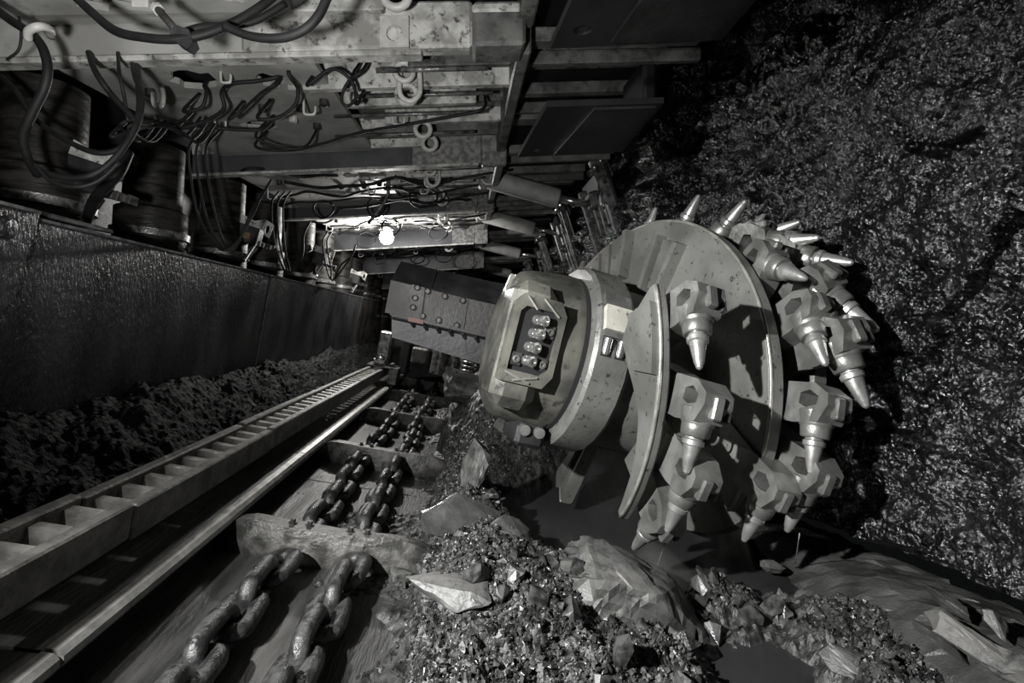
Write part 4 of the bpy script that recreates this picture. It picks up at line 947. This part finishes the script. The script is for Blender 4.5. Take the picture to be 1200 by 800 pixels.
hose([(300, 160, 3.2), (325, 172, 3.25), (350, 174, 3.28), (362, 168, 3.3)], 0.012, 'short sagging hose under the second canopy edge')
for i, (dx, dy) in enumerate(((0, 0), (8, 5), (-9, -3))):
    hose([(172 + dx, 165, 2.6 + 0.05 * i), (150 + dx, 150 + dy, 2.5), (176 + dx, 142 + dy, 2.55), (205 + dx, 150 + dy, 2.7), (226 + dx, 162 + dy, 2.8)], 0.011, ('lower', 'upper', 'middle')[i] + ' thin hose in the tangle above the pilot valve block', 'tangled thin hoses above the pilot valve block')
for i, o in enumerate((0, 9, 20)):
    hose([(222 + o, 172, 3.1), (223 + o, 205, 3.1), (232 + o, 252, 3.08), (250 + o * 0.6, 284, 3.05), (264 + o * 0.4, 293, 3.02), (282, 278, 3.05), (294 + o * 0.2, 248, 3.1), (305, 232, 3.2)], 0.010, ('outer left', 'middle', 'inner right')[i] + ' thin hose of the three hanging in a deep loop over the spill plate', 'three thin hoses looped over the spill plate')
for i, o in enumerate((0, 7, 14)):
    hose([(318 + o, 240, 4.4), (322 + o * 0.8, 285, 4.4), (332 + o * 0.5, 314, 4.35), (340, 320, 4.3), (350 + o * 0.3, 300, 4.4), (356, 275, 4.5)], 0.011, ('left', 'middle', 'right')[i] + ' thin hose of the narrow loops beyond the deep loops', 'narrow hose loops farther along the spill plate')
for i, o in enumerate((0, 5)):
    hose([(378 + o, 285, 5.6), (383 + o, 315, 5.6), (390, 328, 5.5), (400 + o, 310, 5.6), (412, 300, 5.7)], 0.012, ('left', 'right')[i] + ' short hose drop near the end of the spill plates', 'short hose drops near the end of the spill plates')
UPH = False
rh = np.random.default_rng(3)
ORD = ['first', 'second', 'third', 'fourth', 'fifth']
for k in (1, 2, 3):                          # runs of hose under the farther canopies
    S = SF[k]; nm = {1: 'third', 2: 'fourth', 3: 'fifth'}[k]
    for i in range(5):
        x0 = rh.uniform(-2.0, -1.3); n_ = 6; y0 = 0.15 + 0.35 * i; L_ = rh.uniform(0.7, 1.7)
        pts = [S(x0 + L_ * j / n_, y0 + 0.10 * rh.normal(), 0.03 - 0.07 * rh.random()) for j in range(n_ + 1)]
        part('hydraulic_hose', MB().tube(spline(pts, 6), rh.uniform(0.009, 0.015), 7), 'rubber', smooth=180, label=f'{ORD[i]} black hose from the viewer strung under the {nm} canopy', cat='hose', group=f'hoses strung under the {nm} canopy')
    for i in range(3):
        x0 = -1.4 + 0.5 * i; y0 = rh.uniform(0.2, 1.5); w = rh.uniform(0.08, 0.16); d = rh.uniform(0.10, 0.22)
        pts = [S(x0 + w * math.cos(a), y0 + 0.04 * math.sin(2 * a), -0.02 - d / 2 + d / 2 * math.sin(a)) for a in np.linspace(0.6, 6.6, 9)]
        part('hydraulic_hose', MB().tube(spline(pts, 5), 0.010, 7), 'rubber', smooth=180, label=f'{ORD[i]} coiled hose loop from the left hanging from the {nm} canopy', cat='hose', group=f'coiled hose loops under the {nm} canopy')
    for i in range(3):
        x0 = rh.uniform(-0.9, -0.5); y0 = 0.5 + 0.45 * i
        part('hydraulic_hose', MB().tube(spline([S(x0, y0, 0.05), S(x0 + 0.25, y0 + 0.1, -0.02), S(x0 + 0.6, y0 - 0.05, 0.0), S(x0 + 1.0, y0, 0.06)], 6), 0.010, 7), 'rubber', smooth=180, label=f'{ORD[i]} thin hose from the viewer along the ribs of the {nm} canopy', cat='hose', group=f'thin hoses along the ribs of the {nm} canopy')
hose([(432, 262, 5.2), (455, 226, 5.1), (440, 205, 5.0)], 0.024, 'stiff pipe elbow slanting up under the third canopy', name='pipe', mat_='sprag_steel')
# white clip and clamp on the nearest hoses
part('hose_clip', MB().tube(spline([at(33, 46, 1.86), at(34, 36, 1.84), at(46, 31, 1.84), at(58, 34, 1.88), at(60, 42, 1.95)], 5), 0.013, 8), 'clip_paint', smooth=180, label='white ring clip holding the thick hose at the left edge', cat='clip')
part('hose_clip', MB().tube(spline([at(180, 108, 2.5), at(181, 122, 2.48), at(187, 124, 2.48), at(191, 116, 2.5), at(190, 104, 2.55)], 5), 0.012, 8), 'clip_paint', smooth=180, label='white loop clip under the second canopy left of the hole', cat='clip')
ck = thing('hose_clamp', at(215, 45, 1.68), 'dark bolted clamp gripping the sagging hoses under the nearest canopy', 'clamp')
part('clamp_plate', MB().prism([(-0.03, 0.0), (-0.015, 0.028), (0.025, 0.015), (0.036, -0.022), (0.02, -0.042), (-0.012, -0.024)], -0.02, 0.02, lambda a, b, c: at(215, 44, 1.66) + np.array([a, c, b])), 'valve_dark', ck)
part('clamp_bolt', MB().tube([at(186, 12, 1.72), at(205, 34, 1.68)], 0.012, 10), 'bolt_steel', ck, smooth=180)
part('clamp_head', MB().lathe([(0.018, 0), (0.018, 0.016), (0.008, 0.018)], at(186, 12, 1.72), at(186, 12, 1.72) - at(205, 34, 1.68), 6), 'clip_paint', ck)
part('name_plate', MB().box(at(157, 7, 1.75) - 0.004, at(157, 7, 1.75) + np.array([0.045, 0.004, 0.03])), 'clip_paint', label='small pale stamped plate on the nearest canopy near the top edge', cat='plate')

# ================================================================== FAR LAMP
lp = at(453, 278, 6.9)
t = thing('work_lamp', lp, 'glaring white lamp hanging under the canopies down the gallery', 'lamp')
part('lens', MB().lathe([(0.03, -0.09), (0.075, -0.06), (0.095, 0.0), (0.075, 0.06), (0.03, 0.09)], lp, (0, 0, 1), 16), 'lamp_glow', t, smooth=180)
part('cage_cap', MB().lathe([(0.06, 0.09), (0.10, 0.095), (0.10, 0.12), (0.04, 0.14)], lp, (0, 0, 1), 16), 'valve_dark', t, smooth=35)
part('hanger', MB().tube([lp + np.array([0, 0, 0.11]), lp + np.array([0.01, 0.02, 0.26])], 0.01, 6), 'valve_dark', t)
o = point('work_lamp_light', lp + np.array([0, -0.12, -0.02]), 150, 0.06, (1.0, 0.98, 0.95)); o.parent = t; o.location = (0.0, -0.13, -0.08)
